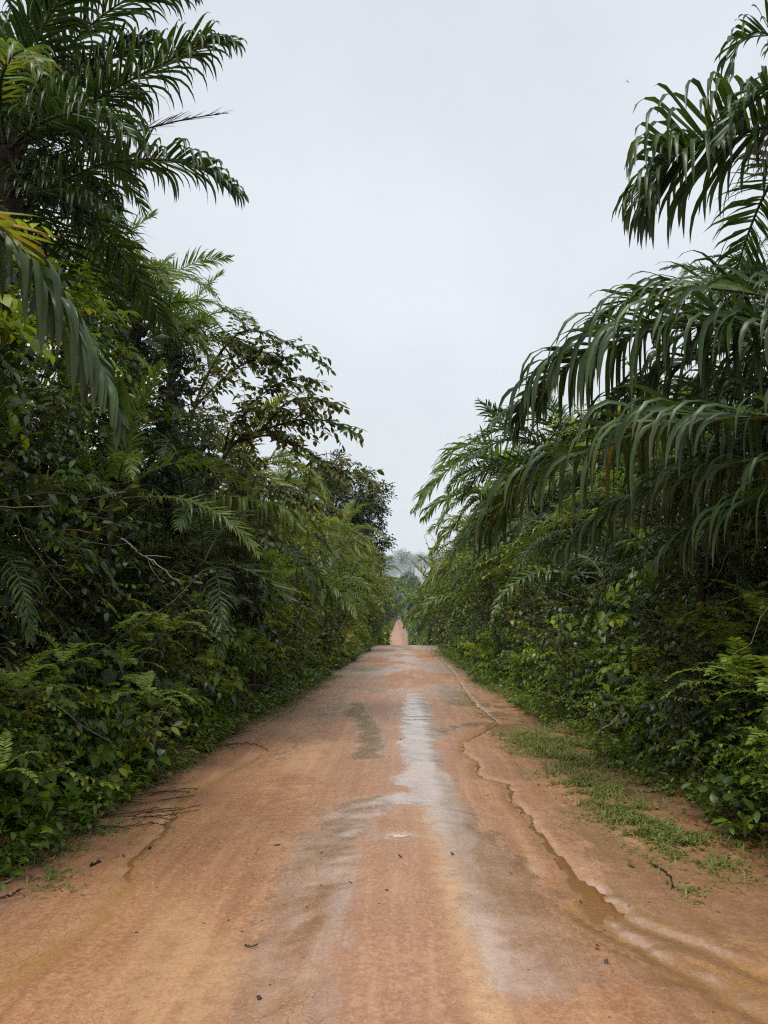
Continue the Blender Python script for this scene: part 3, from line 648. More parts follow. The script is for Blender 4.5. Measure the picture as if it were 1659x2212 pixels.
# right, nearest: the palm above the frame edge
cR = at(1790, 250, 7.6)
pR_ = palm('tall palm at the right edge, a big ribboned frond arching into the sky', cR, 'palm', 16, .95, 12, skip=((95, 275),), dead=1)
hero_frond(pR_, [cR, at(1700, 262, 7.7), at(1628, 281, 7.7), at(1540, 298, 7.7), at(1475, 325, 7.7), at(1425, 368, 7.7), at(1400, 415, 7.7)], 80, 1.2, .060, droop=2.0, onset=(.15, .5), elev=(-32, 58), roll=-15, ragged=.1, tint=(.0, .7), seed=22, a0=72, a1=40)
hero_frond(pR_, [cR, at(1720, 130, 7.9), at(1650, 70, 8.0), at(1600, 90, 8.0), at(1580, 150, 8.0)], 40, .6, .045, split=False, droop=1.2, onset=(.2, .5), tint=(.2, .6), seed=23)
hero_frond(pR_, [cR, at(1730, 170, 7.2), at(1660, 180, 7.0), at(1600, 230, 6.9), at(1560, 300, 6.8)], 40, .6, .05, split=False, droop=1.2, onset=(.2, .5), tint=(.1, .6), seed=24)
hero_frond(pR_, [cR, at(1720, 215, 7.4), at(1670, 270, 7.2), at(1645, 360, 7.1)], 30, .45, .02, split=False, mat='palm_dead', droop=1.6, ragged=.3, tint=(.1, .9), seed=25, label='dry straw-brown frond hanging at the edge')
hero_frond(pR_, [cR, at(1740, -40, 7.8), at(1690, -120, 7.8), at(1640, -110, 7.8)], 36, .6, .045, split=False, droop=1.2, seed=26)
# right, near: the palm whose two great fronds sweep over the bank
cS = at(1860, 800, 5.4)
pS = palm('broad palm on the right bank sweeping great ribboned fronds over the bushes', cS, 'palm', 12, .85, 13, skip=((80, 290),), dead=1)
hero_frond(pS, [cS, at(1740, 725, 5.6), at(1600, 700, 6.0), at(1484, 703, 6.4), at(1369, 724, 6.9), at(1255, 774, 7.4), at(1178, 831, 7.8), at(1128, 900, 8.0)], 82, 1.12, .058, droop=1.7, onset=(.0, .35), elev=(-5, 45), yellow=.02, ragged=.12, tint=(.0, .65), seed=31)
hero_frond(pS, [cS, at(1745, 885, 5.2), at(1650, 900, 5.5), at(1521, 908, 5.9), at(1406, 925, 6.4), at(1291, 972, 6.9), at(1180, 1010, 7.3), at(1100, 1075, 7.6), at(1036, 1150, 7.9)], 82, 1.0, .050, droop=1.7, onset=(.0, .38), elev=(-8, 40), tint=(.05, .7), yellow=.04, seed=32, ragged=.16)
hero_frond(pS, [cS, at(1720, 660, 5.9), at(1600, 630, 6.3), at(1480, 622, 6.8), at(1370, 640, 7.2), at(1290, 690, 7.5)], 50, .7, .045, split=False, droop=1.2, onset=(.1, .5), elev=(-5, 45), tint=(.2, .75), yellow=.15, seed=33)
hero_frond(pS, [cS, at(1740, 960, 5.5), at(1600, 1000, 6.0), at(1450, 1040, 6.6), at(1320, 1100, 7.0), at(1220, 1180, 7.3)], 50, .7, .04, split=False, droop=1.4, onset=(.0, .3), elev=(-15, 20), tint=(.1, .5), seed=34)
hero_frond(pS, [cS, at(1760, 980, 5.2), at(1660, 1060, 5.6), at(1540, 1120, 6.2), at(1430, 1200, 6.6)], 46, .7, .035, split=False, droop=1.5, onset=(.0, .3), elev=(-20, 10), tint=(.0, .4), seed=35)
hero_frond(pS, [cS, at(1780, 760, 6.4), at(1680, 780, 7.2), at(1560, 820, 8.0), at(1440, 880, 8.6), at(1330, 960, 9.0)], 50, .8, .045, split=False, droop=1.3, onset=(.1, .5), tint=(.1, .5), seed=36)
for k, (pts, d0) in enumerate([([(1740, 750), (1600, 750), (1460, 790), (1350, 850), (1290, 920)], 6.6), ([(1740, 830), (1600, 840), (1460, 880), (1340, 960)], 7.0), ([(1740, 690), (1620, 680), (1520, 700), (1420, 760)], 8.2),
                               ([(1760, 900), (1650, 940), (1540, 1000), (1460, 1080)], 6.4)]):
    hero_frond(pS, [cS] + [at(X, Y, d0 + .35 * i) for i, (X, Y) in enumerate(pts)], 56, .95, .046, split=False, droop=1.6, onset=(.0, .4), elev=(-10, 40), ragged=.1, tint=(.0, .6), seed=140 + k)
# right, middle distance
palm('green palm crown between the sky frond and the sweeping fronds', at(1590, 650, 13), 'palm', 16, .36, 14, lo=-5, dead=0, az0=15)
palm('tousled palm at the right edge behind the sweeping fronds', at(1690, 660, 11), 'palm', 14, .36, 15, lo=0, dead=1, az0=60)
PALMS[4] = palm('palm with a pale upright feather beside the topmost sweeping frond', at(1235, 1010, 20), 'palm', 15, .72, 16, dead=1, az0=100)
PALMS[5] = palm('yellow-green palm leaning farthest out over the road from the right', at(1150, 1075, 24), 'palm_light', 17, .85, 17, dead=1, az0=180)
PALMS[6] = palm('palm half smothered by climbing leaves beside the overhanging palm', at(1100, 1180, 31), 'palm_light', 14, .8, 18, dead=1, az0=150)
PALMS[7] = palm('low palm spreading pale combs towards the misty gap', at(1050, 1265, 38), 'palm_light', 15, .8, 19, dead=1, az0=170)
PALMS[8] = palm('farther palm drooping brownish fronds beside the crest', at(965, 1300, 52), 'far', 15, .9, 20, dead=3, az0=185)
palm('far palm on the right just before the round misty tree', at(930, 1285, 75), 'far', 15, 1.0, 25, dead=0, az0=160)
cQ = at(1300, 1240, 13)
pQ = palm('low palm on the right with pale folded ribbons near the bushes', cQ, 'palm', 10, .5, 26, lo=0, skip=((130, 260),), dead=1)
hero_frond(pQ, [cQ, at(1180, 1238, 12.7), at(1125, 1252, 12.4), at(1085, 1290, 12.2), at(1060, 1345, 12.0)], 32, .5, .05, droop=1.6, onset=(.05, .25), elev=(0, 40), tint=(.4, .8), seed=41)

def far_frond(k, pts, d, n=44, L=.8, W=.06, mat='palm_light', **kw):
    t = PALMS[k]; c = np.array(t.location); c[2] = c[2] + [o for o in t.children if o.name.startswith('frond')][0].location[2]
    hero_frond(t, [c] + [at(X, Y, d - .3 * i) for i, (X, Y) in enumerate(pts)], n, L, W, mat, split=False, rows=6, **kw)
far_frond(1, [(190, 570), (205, 510), (214, 468)], 15, 40, .75, .045, droop=.3, elev=(-10, 10), seed=71, a1=30)
far_frond(1, [(235, 630), (300, 582), (345, 580), (380, 600)], 14.5, 44, .75, .045, droop=.5, elev=(0, 40), seed=72)
far_frond(1, [(140, 600), (120, 540), (90, 500)], 15, 40, .75, .045, droop=.35, elev=(-10, 20), seed=90)
far_frond(1, [(210, 610), (250, 540), (275, 530), (300, 560)], 15.5, 40, .7, .045, droop=.5, elev=(-10, 30), seed=91)
far_frond(2, [(290, 640), (285, 590), (270, 560)], 16.5, 40, .6, .045, droop=.35, elev=(-10, 20), seed=92)
far_frond(2, [(340, 670), (400, 650), (430, 690)], 16, 40, .6, .045, droop=.6, seed=93)
far_frond(3, [(400, 720), (430, 690), (455, 700)], 17, 36, .5, .04, droop=.5, seed=94)
far_frond(2, [(320, 640), (350, 610), (372, 640)], 16, 36, .6, .045, droop=.5, seed=73)
far_frond(3, [(372, 700), (384, 670), (392, 640)], 17, 36, .5, .04, droop=.3, seed=74)
far_frond(4, [(1160, 960), (1110, 925), (1075, 895), (1050, 872)], 20, 40, .85, .055, 'palm', droop=.35, elev=(-15, 15), seed=75, a1=35)
far_frond(4, [(1190, 920), (1130, 890), (1090, 890), (1060, 920)], 19.6, 40, .8, .055, 'palm', droop=.9, seed=76)
far_frond(5, [(1090, 1010), (1020, 985), (950, 1030), (902, 1095)], 23, 50, 1.1, .08, droop=.9, onset=(.3, .6), seed=77)
far_frond(5, [(1090, 1000), (1040, 960), (985, 972), (945, 1015)], 23.5, 46, 1.0, .075, droop=.8, onset=(.3, .6), seed=78)
far_frond(5, [(1080, 1080), (1020, 1060), (960, 1080), (925, 1110)], 22.5, 46, 1.2, .08, droop=1.0, onset=(.1, .4), seed=79)
far_frond(6, [(1050, 1150), (990, 1132), (938, 1185)], 30, 40, 1.1, .09, 'palm_yellow', droop=.9, seed=80)
far_frond(7, [(1010, 1235), (965, 1222), (918, 1262)], 37, 40, 1.6, .10, 'palm_yellow', droop=1.0, onset=(.1, .3), seed=81)
far_frond(7, [(1010, 1290), (950, 1290), (905, 1325)], 36, 40, 1.2, .10, droop=.9, seed=82)
far_frond(15, [(790, 1240), (820, 1255), (848, 1305)], 47, 40, 1.7, .12, 'palm_yellow', droop=1.0, onset=(.1, .3), seed=83)
far_frond(11, [(700, 1125), (745, 1145), (790, 1200)], 30, 40, 1.1, .09, 'palm_yellow', droop=.9, seed=84)
far_frond(13, [(712, 1272), (740, 1285), (764, 1325)], 25.5, 36, .8, .07, droop=.8, seed=85)
far_frond(12, [(770, 1160), (795, 1180), (818, 1235)], 39, 36, 1.2, .10, 'palm_yellow', droop=.9, seed=86)
# ------------------------------------------------------------------ branching plants
def spray(mb, P, sp, L, W, kind, tint, mat, droop=.3, curl=.25, start=.0, r=None):
    """leaves set alternately along a twig"""
    r = r or rng
    P = np.asarray(P, float); d = np.concatenate([[0], np.cumsum(np.linalg.norm(np.diff(P, axis=0), axis=1))])
    n = max(2, int(d[-1] * (1 - start) / sp)); w = np.linspace(start * d[-1], d[-1], n)
    p = np.stack([np.interp(w, d, P[:, k]) for k in range(3)], 1); T0 = nrm(np.gradient(P, axis=0))
    T = nrm(np.stack([np.interp(w, d, T0[:, k]) for k in range(3)], 1))
    S = nrm(np.cross(T, (0, 0, 1.0)) + 1e-6); sd = np.where(np.arange(n) % 2 == 0, 1.0, -1.0)[:, None]
    D = nrm(T * .55 + S * sd * r.uniform(.6, 1.1, (n, 1)) + r.normal(0, .25, (n, 3)) - np.array((0, 0, droop)))
    N = nrm(np.array((0, 0, 1.0)) + r.normal(0, .35, (n, 3)))
    leaves(mb, p, D, N, L * r.uniform(.7, 1.15, n), W * r.uniform(.75, 1.15, n), kind, curl * r.uniform(.3, 1.6, n), np.clip(r.uniform(*tint, n), 0, 1), mat)
def curve(p0, d0, L, r, n=6, bend=.35, grav=0.0):
    P = [np.asarray(p0, float)]; d = nrm(np.asarray(d0, float))
    for k in range(n - 1):
        d = nrm(d + r.normal(0, bend / n * 2, 3) + np.array((0, 0, -grav / n))); P.append(P[-1] + d * L / (n - 1))
    return np.array(P)

def shrub_meshes(seed, h=1.4, rad=.7, stems=7, twigs=7, sp=.05, L=.10, W=.055, kind='hex', mat='broad', tint=(.1, .8), droop=.3, lean=0.55, pinnate=0):
    r = np.random.default_rng(seed); st = MB(); lf = MB()
    for k in range(stems):
        a = r.uniform(0, 6.28); d = np.array((math.cos(a) * lean * r.uniform(.3, 1.2), math.sin(a) * lean * r.uniform(.3, 1.2), 1))
        P = curve(r.normal(0, .06, 3) * (1, 1, 0), d, h * r.uniform(.65, 1.1), r, 8, .5, .35)
        tube(st, P, np.linspace(.010, .003, 8) * (h / 1.4) ** .6, 4)
        ti = r.uniform(-.15, .15)
        for q in range(twigs):
            s = r.uniform(.15, 1); i = int(s * 6.99); p = P[i] + (P[i + 1] - P[i]) * (s * 7 - i if s * 7 - i <= 1 else 1)
            b = r.uniform(0, 6.28); dd = np.array((math.cos(b), math.sin(b), r.uniform(-.2, .7)))
            Q = curve(p, dd, rad * r.uniform(.35, .9), r, 6, .5, .5)
            tube(st, Q, np.linspace(.005, .002, 6) * (h / 1.4) ** .5, 3, cap=False)
            t2 = (tint[0] + ti, tint[1] + ti)
            if pinnate:
                for z in np.linspace(.25, 1, pinnate):
                    pp = Q[min(5, int(z * 5))]; b2 = r.uniform(0, 6.28); Q2 = curve(pp, (math.cos(b2), math.sin(b2), r.uniform(-.1, .4)), L * 3.2, r, 4, .2, .5)
                    spray(lf, Q2, sp, L, W, kind, t2, 0, droop, .2, .15, r)
            else: spray(lf, Q, sp, L, W, kind, t2, 0, droop, .25, .1, r)
        spray(lf, P[4:], sp * 1.2, L * 1.05, W * 1.05, kind, (tint[0] + .1, tint[1] + .1), 0, droop * .5, .2, 0, r)
    return st.mesh('shrub_stem', M['bark']), lf.mesh('shrub_foliage', M[mat])
SHR = {
 'broad': [shrub_meshes(100 + k, 1.3, .6, 8, 7, .055, .115, .062, 'oval', 'broad') for k in range(3)],
 'small': [shrub_meshes(110 + k, 1.5, .6, 11, 12, .028, .055, .032, 'hex', 'light', (.0, .75)) for k in range(3)],
 'dark': [shrub_meshes(120 + k, 2.2, .8, 9, 11, .045, .095, .05, 'hex', 'dark', (.1, .9)) for k in range(3)],
 'compound': [shrub_meshes(130 + k, 1.9, .75, 7, 6, .035, .085, .042, 'obovate', 'light', (.0, .6), .25, .6, 4) for k in range(3)],
 'tall': [shrub_meshes(140 + k, 3.4, 1.1, 10, 14, .055, .11, .055, 'hex', 'dark', (.0, .9), .35, .4) for k in range(3)],
 'vine': [shrub_meshes(150 + k, 3.0, .7, 12, 14, .045, .075, .06, 'hex', 'light', (.0, .8), .7, .2) for k in range(2)],
}
def shrub(kind, x, y, scale, label, v=0, rot=None, name='shrub', cat='shrub', group=None, sink=.04, squash=1.0):
    z = float(gz(x, y)) - sink
    t = thing(name, label, cat, (x, y, z), rot if rot is not None else random.uniform(0, 6.28), group)
    t.scale = (scale, scale, scale * squash)
    st, lf = SHR[kind][v % len(SHR[kind])]
    put('stem', st, t); put('foliage', lf, t)
    return t

# ferns
def fern_frond_mesh(seed, L=1.0, e0=65, bd=95, n=24):
    r = np.random.default_rng(seed); P = arch(e0, bd, L, 16, 1.4, r.uniform(-.15, .15))
    lf, tn = frond_leaflets(P, n, .17 * L, .03 * L, 84, 50, (-6, 12), .35, (.3, .7), 3, 2, .16, 0, (.2, .9), .02, 0, r)
    mb = MB(); add_leaflets(mb, lf, tn); tube(mb, P, np.linspace(.006, .0015, 16), 4, .5, 1)
    return mb.mesh('fern_frond', [M['fern'], M['rib']])
FERN = [fern_frond_mesh(200 + k, 1.0, e, b) for k, (e, b) in enumerate(((75, 70), (60, 85), (45, 90), (25, 70), (66, 110)))]
def fern(x, y, z, scale, label, n=8, seed=0, az=(0, 360)):
    q = np.random.default_rng(seed)
    t = thing('fern', label, 'fern', (x, y, z), 0, 'ferns among the roadside bushes')
    for k in range(n):
        o = put('frond', FERN[(k * 3 + seed) % 5], t); o.rotation_euler = (0, 0, R(q.uniform(*az))); s = scale * q.uniform(.75, 1.15); o.scale = (s, s, s)
    return t

# a plant whose big leaves are pieces one by one
BIG = {}
for kd in ('oval', 'obovate'):
    for m_ in ('broad', 'light', 'dark'):
        for v in range(4):
            mb = MB(); leaves(mb, np.zeros((1, 3)), np.array([(1., 0, 0)]), np.array([(0, 0, 1.)]), 1.0, .55, kd, .1 + .12 * v, .15 + .22 * v)
            BIG[kd, m_, v] = mb.mesh('leaf', M[m_])
def leafy_plant(x, y, label, h=.6, spread=.5, stems=6, per=9, L=.13, kd='oval', m_='broad', seed=0, name='seedling', cat='plant', toward=None):
    q = np.random.default_rng(seed); z = float(gz(x, y)) - .02
    t = thing(name, label, cat, (x, y, z))
    st = MB()
    for k in range(stems):
        a = q.uniform(0, 6.28); d = np.array((math.cos(a), math.sin(a), 0)) * q.uniform(.3, 1.0)
        if toward is not None: d = d * .6 + np.array((toward[0], toward[1], 0)) * .7
        P = curve(q.normal(0, .03, 3) * (1, 1, 0), d * spread + np.array((0, 0, h)), math.hypot(h, spread) * q.uniform(.6, 1.05), q, 9, .35, .9)
        tube(st, P, np.linspace(.007, .0025, 9), 4)
        for j in range(per):
            s = .25 + .75 * (j + 1) / per; i = min(7, int(s * 8)); p = P[i] + (P[i + 1] - P[i]) * min(1, s * 8 - i)
            T = nrm(P[i + 1] - P[i]); S = nrm(np.cross(T, (0, 0, 1)) + 1e-6) * (1 if j % 2 else -1)
            D = nrm(T * .5 + S * q.uniform(.6, 1) + q.normal(0, .2, 3) - np.array((0, 0, .3)))
            if j == per - 1: D = nrm(T - np.array((0, 0, .2)))
            N = nrm(np.array((0, 0, 1.)) + q.normal(0, .35, 3)); Y_ = nrm(np.cross(N, D)); N = np.cross(D, Y_)
            o = put('leaf', BIG[kd, m_, int(q.integers(4))], t); l_ = L * q.uniform(.65, 1.15)
            o.matrix_basis = Matrix(((D[0] * l_, Y_[0] * l_, N[0] * l_, p[0]), (D[1] * l_, Y_[1] * l_, N[1] * l_, p[1]), (D[2] * l_, Y_[2] * l_, N[2] * l_, p[2]), (0, 0, 0, 1)))
    put('stem', st.mesh('plant_stem', M['bark']), t)
    return t

# the slender tree that reaches over the road from the left
def reaching_tree():
    q = np.random.default_rng(77); d = 13.0
    base = at(395, 1290, d + .6); base[2] = float(gz(base[0], base[1])) - .05
    t = thing('leaning_tree', 'slender tree with olive and rusty leaves reaching over the road from the left', 'tree', tuple(base))
    b3 = base
    st = MB(); lf = MB()
    def br(*pts): return catmull([at(X, Y, dd) for X, Y, dd in pts], 24)
    fork = at(418, 1120, 13.3)
    tr = catmull([base, at(400, 1230, 13.5), fork], 16); tube(st, tr - b3, np.linspace(.11, .07, 16), 7)
    main = [br((418, 1120, 13.3), (481, 997, 13.1), (507, 956, 13.0), (565, 930, 12.9), (660, 905, 12.7), (735, 918, 12.6), (782, 945, 12.5)),
            br((418, 1120, 13.3), (400, 1000, 13.4), (420, 880, 13.3), (470, 770, 13.2), (530, 712, 13.0), (610, 735, 12.8), (665, 765, 12.7), (710, 792, 12.6)),
            br((507, 956, 13.0), (590, 940, 12.6), (660, 972, 12.4), (720, 1010, 12.2), (770, 1024, 12.1), (822, 1058, 12.0)),
            br((420, 880, 13.3), (380, 780, 13.6), (400, 720, 13.7), (440, 692, 13.7)),
            br((481, 997, 13.1), (540, 880, 13.0), (600, 830, 12.9), (650, 815, 12.8), (668, 840, 12.8)),
            br((418, 1120, 13.3), (500, 1070, 12.6), (590, 1050, 12.2), (660, 1075, 12.0), (730, 1105, 11.9)),
            br((400, 1000, 13.4), (330, 880, 13.4), (310, 800, 13.3), (350, 760, 13.2)),
            br((420, 1150, 13.3), (470, 1130, 12.0), (540, 1140, 11.6), (620, 1180, 11.4)),
            br((420, 880, 13.3), (480, 820, 13.0), (540, 780, 12.8), (600, 770, 12.7), (640, 775, 12.6)),
            br((470, 770, 13.2), (500, 740, 13.0), (560, 760, 12.8), (600, 800, 12.7)),
            br((481, 997, 13.1), (500, 920, 12.8), (560, 880, 12.6), (610, 890, 12.5)),
            br((565, 930, 12.9), (620, 870, 12.6), (680, 860, 12.4), (728, 880, 12.3))]
    for k, P in enumerate(main):
        P = P - b3; tube(st, P, np.linspace(.045 if k < 2 else .026, .006, 24), 5)
        n = 40 if k < 3 else 30
        for j in range(n):
            s = .22 + .78 * (j + q.random()) / n; i = min(22, int(s * 23)); p = P[i]; T = nrm(P[min(23, i + 1)] - P[max(0, i - 1)])
            dd = nrm(T * q.uniform(.3, 1.1) + q.normal(0, .6, 3) * (1, 1, .8) + np.array((.25, -.1, -.05)))
            Q = curve(p, dd, q.uniform(.4, 1.15) * (1.1 - .8 * s), q, 7, .5, .55)
            tube(st, Q, np.linspace(.008, .002, 7), 3, cap=False)
            up = -.25 if p[2] + b3[2] > 6 else .1
            spray(lf, Q, .050, .15, .068, 'oval', (.05 + up * .5, .82 + up * .6), 0, .25, .25, .1, q)
        spray(lf, P[14:], .04, .14, .062, 'oval', (0, .6), 0, .2, .2, 0, q)
    put('trunk', st.mesh('tree_trunk', M['bark']), t); put('crown', lf.mesh('tree_crown', M['brownish']), t)
reaching_tree()

# ------------------------------------------------------------------ trees beyond
def crown_mesh(seed, rx, rz, mat, clumps=60, per=90, leaf=.35, kind='hex', bottom=-.55, clump=.32):
    r = np.random.default_rng(seed); lf = MB()
    for k in range(clumps):
        v = nrm(r.normal(0, 1, 3)); v[2] = max(v[2], bottom); rad = r.uniform(.45, 1) ** .5 * r.uniform(.85, 1.08)
        c = v * rad * np.array((rx, rx, rz)); s = clump * rx * r.uniform(.6, 1.2)
        p = c + nrm(r.normal(0, 1, (per, 3))) * s * r.uniform(.3, 1, (per, 1)) * (1, 1, .8)
        D = nrm((p - c) + v * s * .8 + r.normal(0, s * .5, (per, 3)) - np.array((0, 0, s * .4)))
        N = nrm(v * .6 + np.array((0, 0, .7)) + r.normal(0, .45, (per, 3)))
        t = r.uniform(.15, .7)
        leaves(lf, p, D, N, leaf * r.uniform(.6, 1.2, per), leaf * .45 * r.uniform(.7, 1.2, per), kind, .3, np.clip(t + r.normal(0, .18, per), 0, 1))
    return lf.mesh('tree_crown', M[mat])
def tree_trunk_mesh(seed, h, r0, limbs, rx, rz, mat='bark'):
    r = np.random.default_rng(seed); mb = MB(); P = np.stack([.02 * h * np.sin(np.linspace(0, 3, 10)), .02 * h * np.cos(np.linspace(0, 2, 10)) - .02 * h, np.linspace(-.5, h, 10)], 1)
    tube(mb, P, np.linspace(r0 * 1.3, r0 * .6, 10), 8)
    for k in range(limbs):
        v = nrm(r.normal(0, 1, 3)); v[2] = abs(v[2]) * .8 + .1; e = np.array((0, 0, h)) + v * np.array((rx, rx, rz)) * .85
        b = P[6 + k % 4]; tube(mb, catmull([b, (b + e) / 2 + (0, 0, .08 * h), e], 8), np.linspace(r0 * .4, r0 * .08, 8), 5)
    return mb.mesh('tree_trunk', M[mat])
TREE = {}
def tree(kind, label, x, y, h, rx, rz, mat='far', seed=0, rot=0, group=None, leaf=.35, clumps=60, per=90, pale=False, kindleaf='diamond', key=None, bottom=-.55, clump=.32):
    key = key or (kind, seed)
    if key not in TREE:
        TREE[key] = (tree_trunk_mesh(seed + 1, h - rz * .6, max(.12, h * .02), 7, rx, rz, 'bark_pale' if pale else 'bark'),
                     crown_mesh(seed, rx, rz, mat, clumps, per, leaf, kindleaf, bottom, clump), h - rz)
    tm, cm, hc = TREE[key]; z = float(gz(x, y))
    t = thing(kind, label, 'tree', (x, y, z), rot, group)
    put('trunk', tm, t); o = put('crown', cm, t); o.location = (0, 0, hc)
    return t
p = at(716, 1150, 58); tree('dense_tree', 'dark dense round-topped tree standing above the palms on the left', p[0], p[1], 13.8, 4.3, 5.0, 'dark', 301, leaf=.30, clumps=190, per=170, clump=.24, kindleaf='diamond')
p = at(884, 1250, 400); tree('round_tree', 'rounded hazy tree closing the end of the road', p[0], p[1], 27, 6.2, 12.5, 'far', 302, leaf=.6, clumps=120, per=120, bottom=-1)
for k, (X, d, h, rx, rz, lb) in enumerate([
        (838, 720, 40, 11, 12, 'tall misty tree at the left of the gap'), (866, 760, 47, 13, 14, 'tallest misty tree with a spreading crown behind the round tree'),
        (893, 800, 42, 11, 10, 'faint flat-topped tree right behind the round tree'), (918, 840, 44, 12, 11, 'palest of the misty trees, beside the right hand palms'),
        (850, 560, 22, 8, 8, 'lower misty tree below the tall ones on the left of the gap'), (812, 700, 44, 12, 12, 'misty tree half hidden by the left hand palms'),
        (945, 800, 46, 12, 12, 'misty tree mostly hidden behind the right hand palms')]):
    p = at(X, 1300, d); tree('misty_tree', lb, p[0], p[1], h, rx, rz, 'far', 310 + k, leaf=1.0, clumps=70, per=80, pale=True, group='trees fading into the mist', bottom=-.3, clump=.4)
for sd, nm in ((-1, 'left'), (1, 'right')):
    for k, (y, x) in enumerate([(8, 6.6), (12.5, 7.2), (17, 6.4), (22, 7.4), (27, 6.2), (33, 6.6), (40, 6.4), (48, 6.2), (57, 6.4)]):
        hh = (5.4 if y < 20 else 6.9) if sd < 0 else (5.2 if y < 12 else 6.6 if y < 20 else 9.0)
        v = (k + (sd > 0)) % 2
        tree('thicket_tree', '%s to the camera of the dense dark trees behind the %s palms' % (ORD[k], nm), sd * x, y + 1.5 * (sd > 0), hh, 2.7, hh * .47, 'dark', 360 + v + int(hh * 10), random.uniform(0, 6), 'dense trees behind the palms',
             leaf=.2, clumps=120, per=70, kindleaf='diamond', bottom=-1, clump=.26)
rf = np.random.default_rng(333); mb = MB(); m = 15000
y = rf.uniform(440, 980, m); x = rf.normal(0, 1, m) * (40 + .06 * y); h = 15 * rf.random(m) ** .8 * (.6 + .8 * fbm(x / 14, y / 20, 3)) * smooth(y, 430, 520) + .5
leaves(mb, np.stack([x, y, zhill(x, y) + h], 1), nrm(rf.normal(0, 1, (m, 3)) - (0, .3, .3)), nrm(rf.normal(0, .5, (m, 3)) + (0, -.4, 1)), 2.2, 1.4, 'diamond', .3, np.clip(rf.normal(.4, .25, m), 0, 1))
o = put('far_forest', mb.mesh('far_forest', M['far'])); o['kind'] = 'stuff'
# trees lining the far stretch of road
kinds = [('roadside_tree', 9, 3.0, 3.4, 'light'), ('roadside_tree', 11, 3.4, 4.0, 'broad'), ('roadside_tree', 8, 2.8, 3.0, 'broad')]
for sd, nm in ((-1, 'left'), (1, 'right')):
    ylist = [72, 88, 104, 122, 142, 165, 190, 218, 250, 285, 322, 352]
    for k, y in enumerate(ylist):
        kd = kinds[(k + (sd > 0)) % 3]; x = sd * ((6.6 if y < 130 else 7.4) + 1.2 * random.random())
        tree(kd[0], '%s from the camera of the leafy trees on the far %s roadside' % (ORD[k], nm), x, y + sd * 3, kd[1], kd[2], kd[3], kd[4], 330 + (k + (sd > 0)) % 3, random.uniform(0, 6), 'trees along the far stretch of road',
             leaf=.42, clumps=60, per=90, key=('roadside', (k + (sd > 0)) % 3), bottom=-.9)

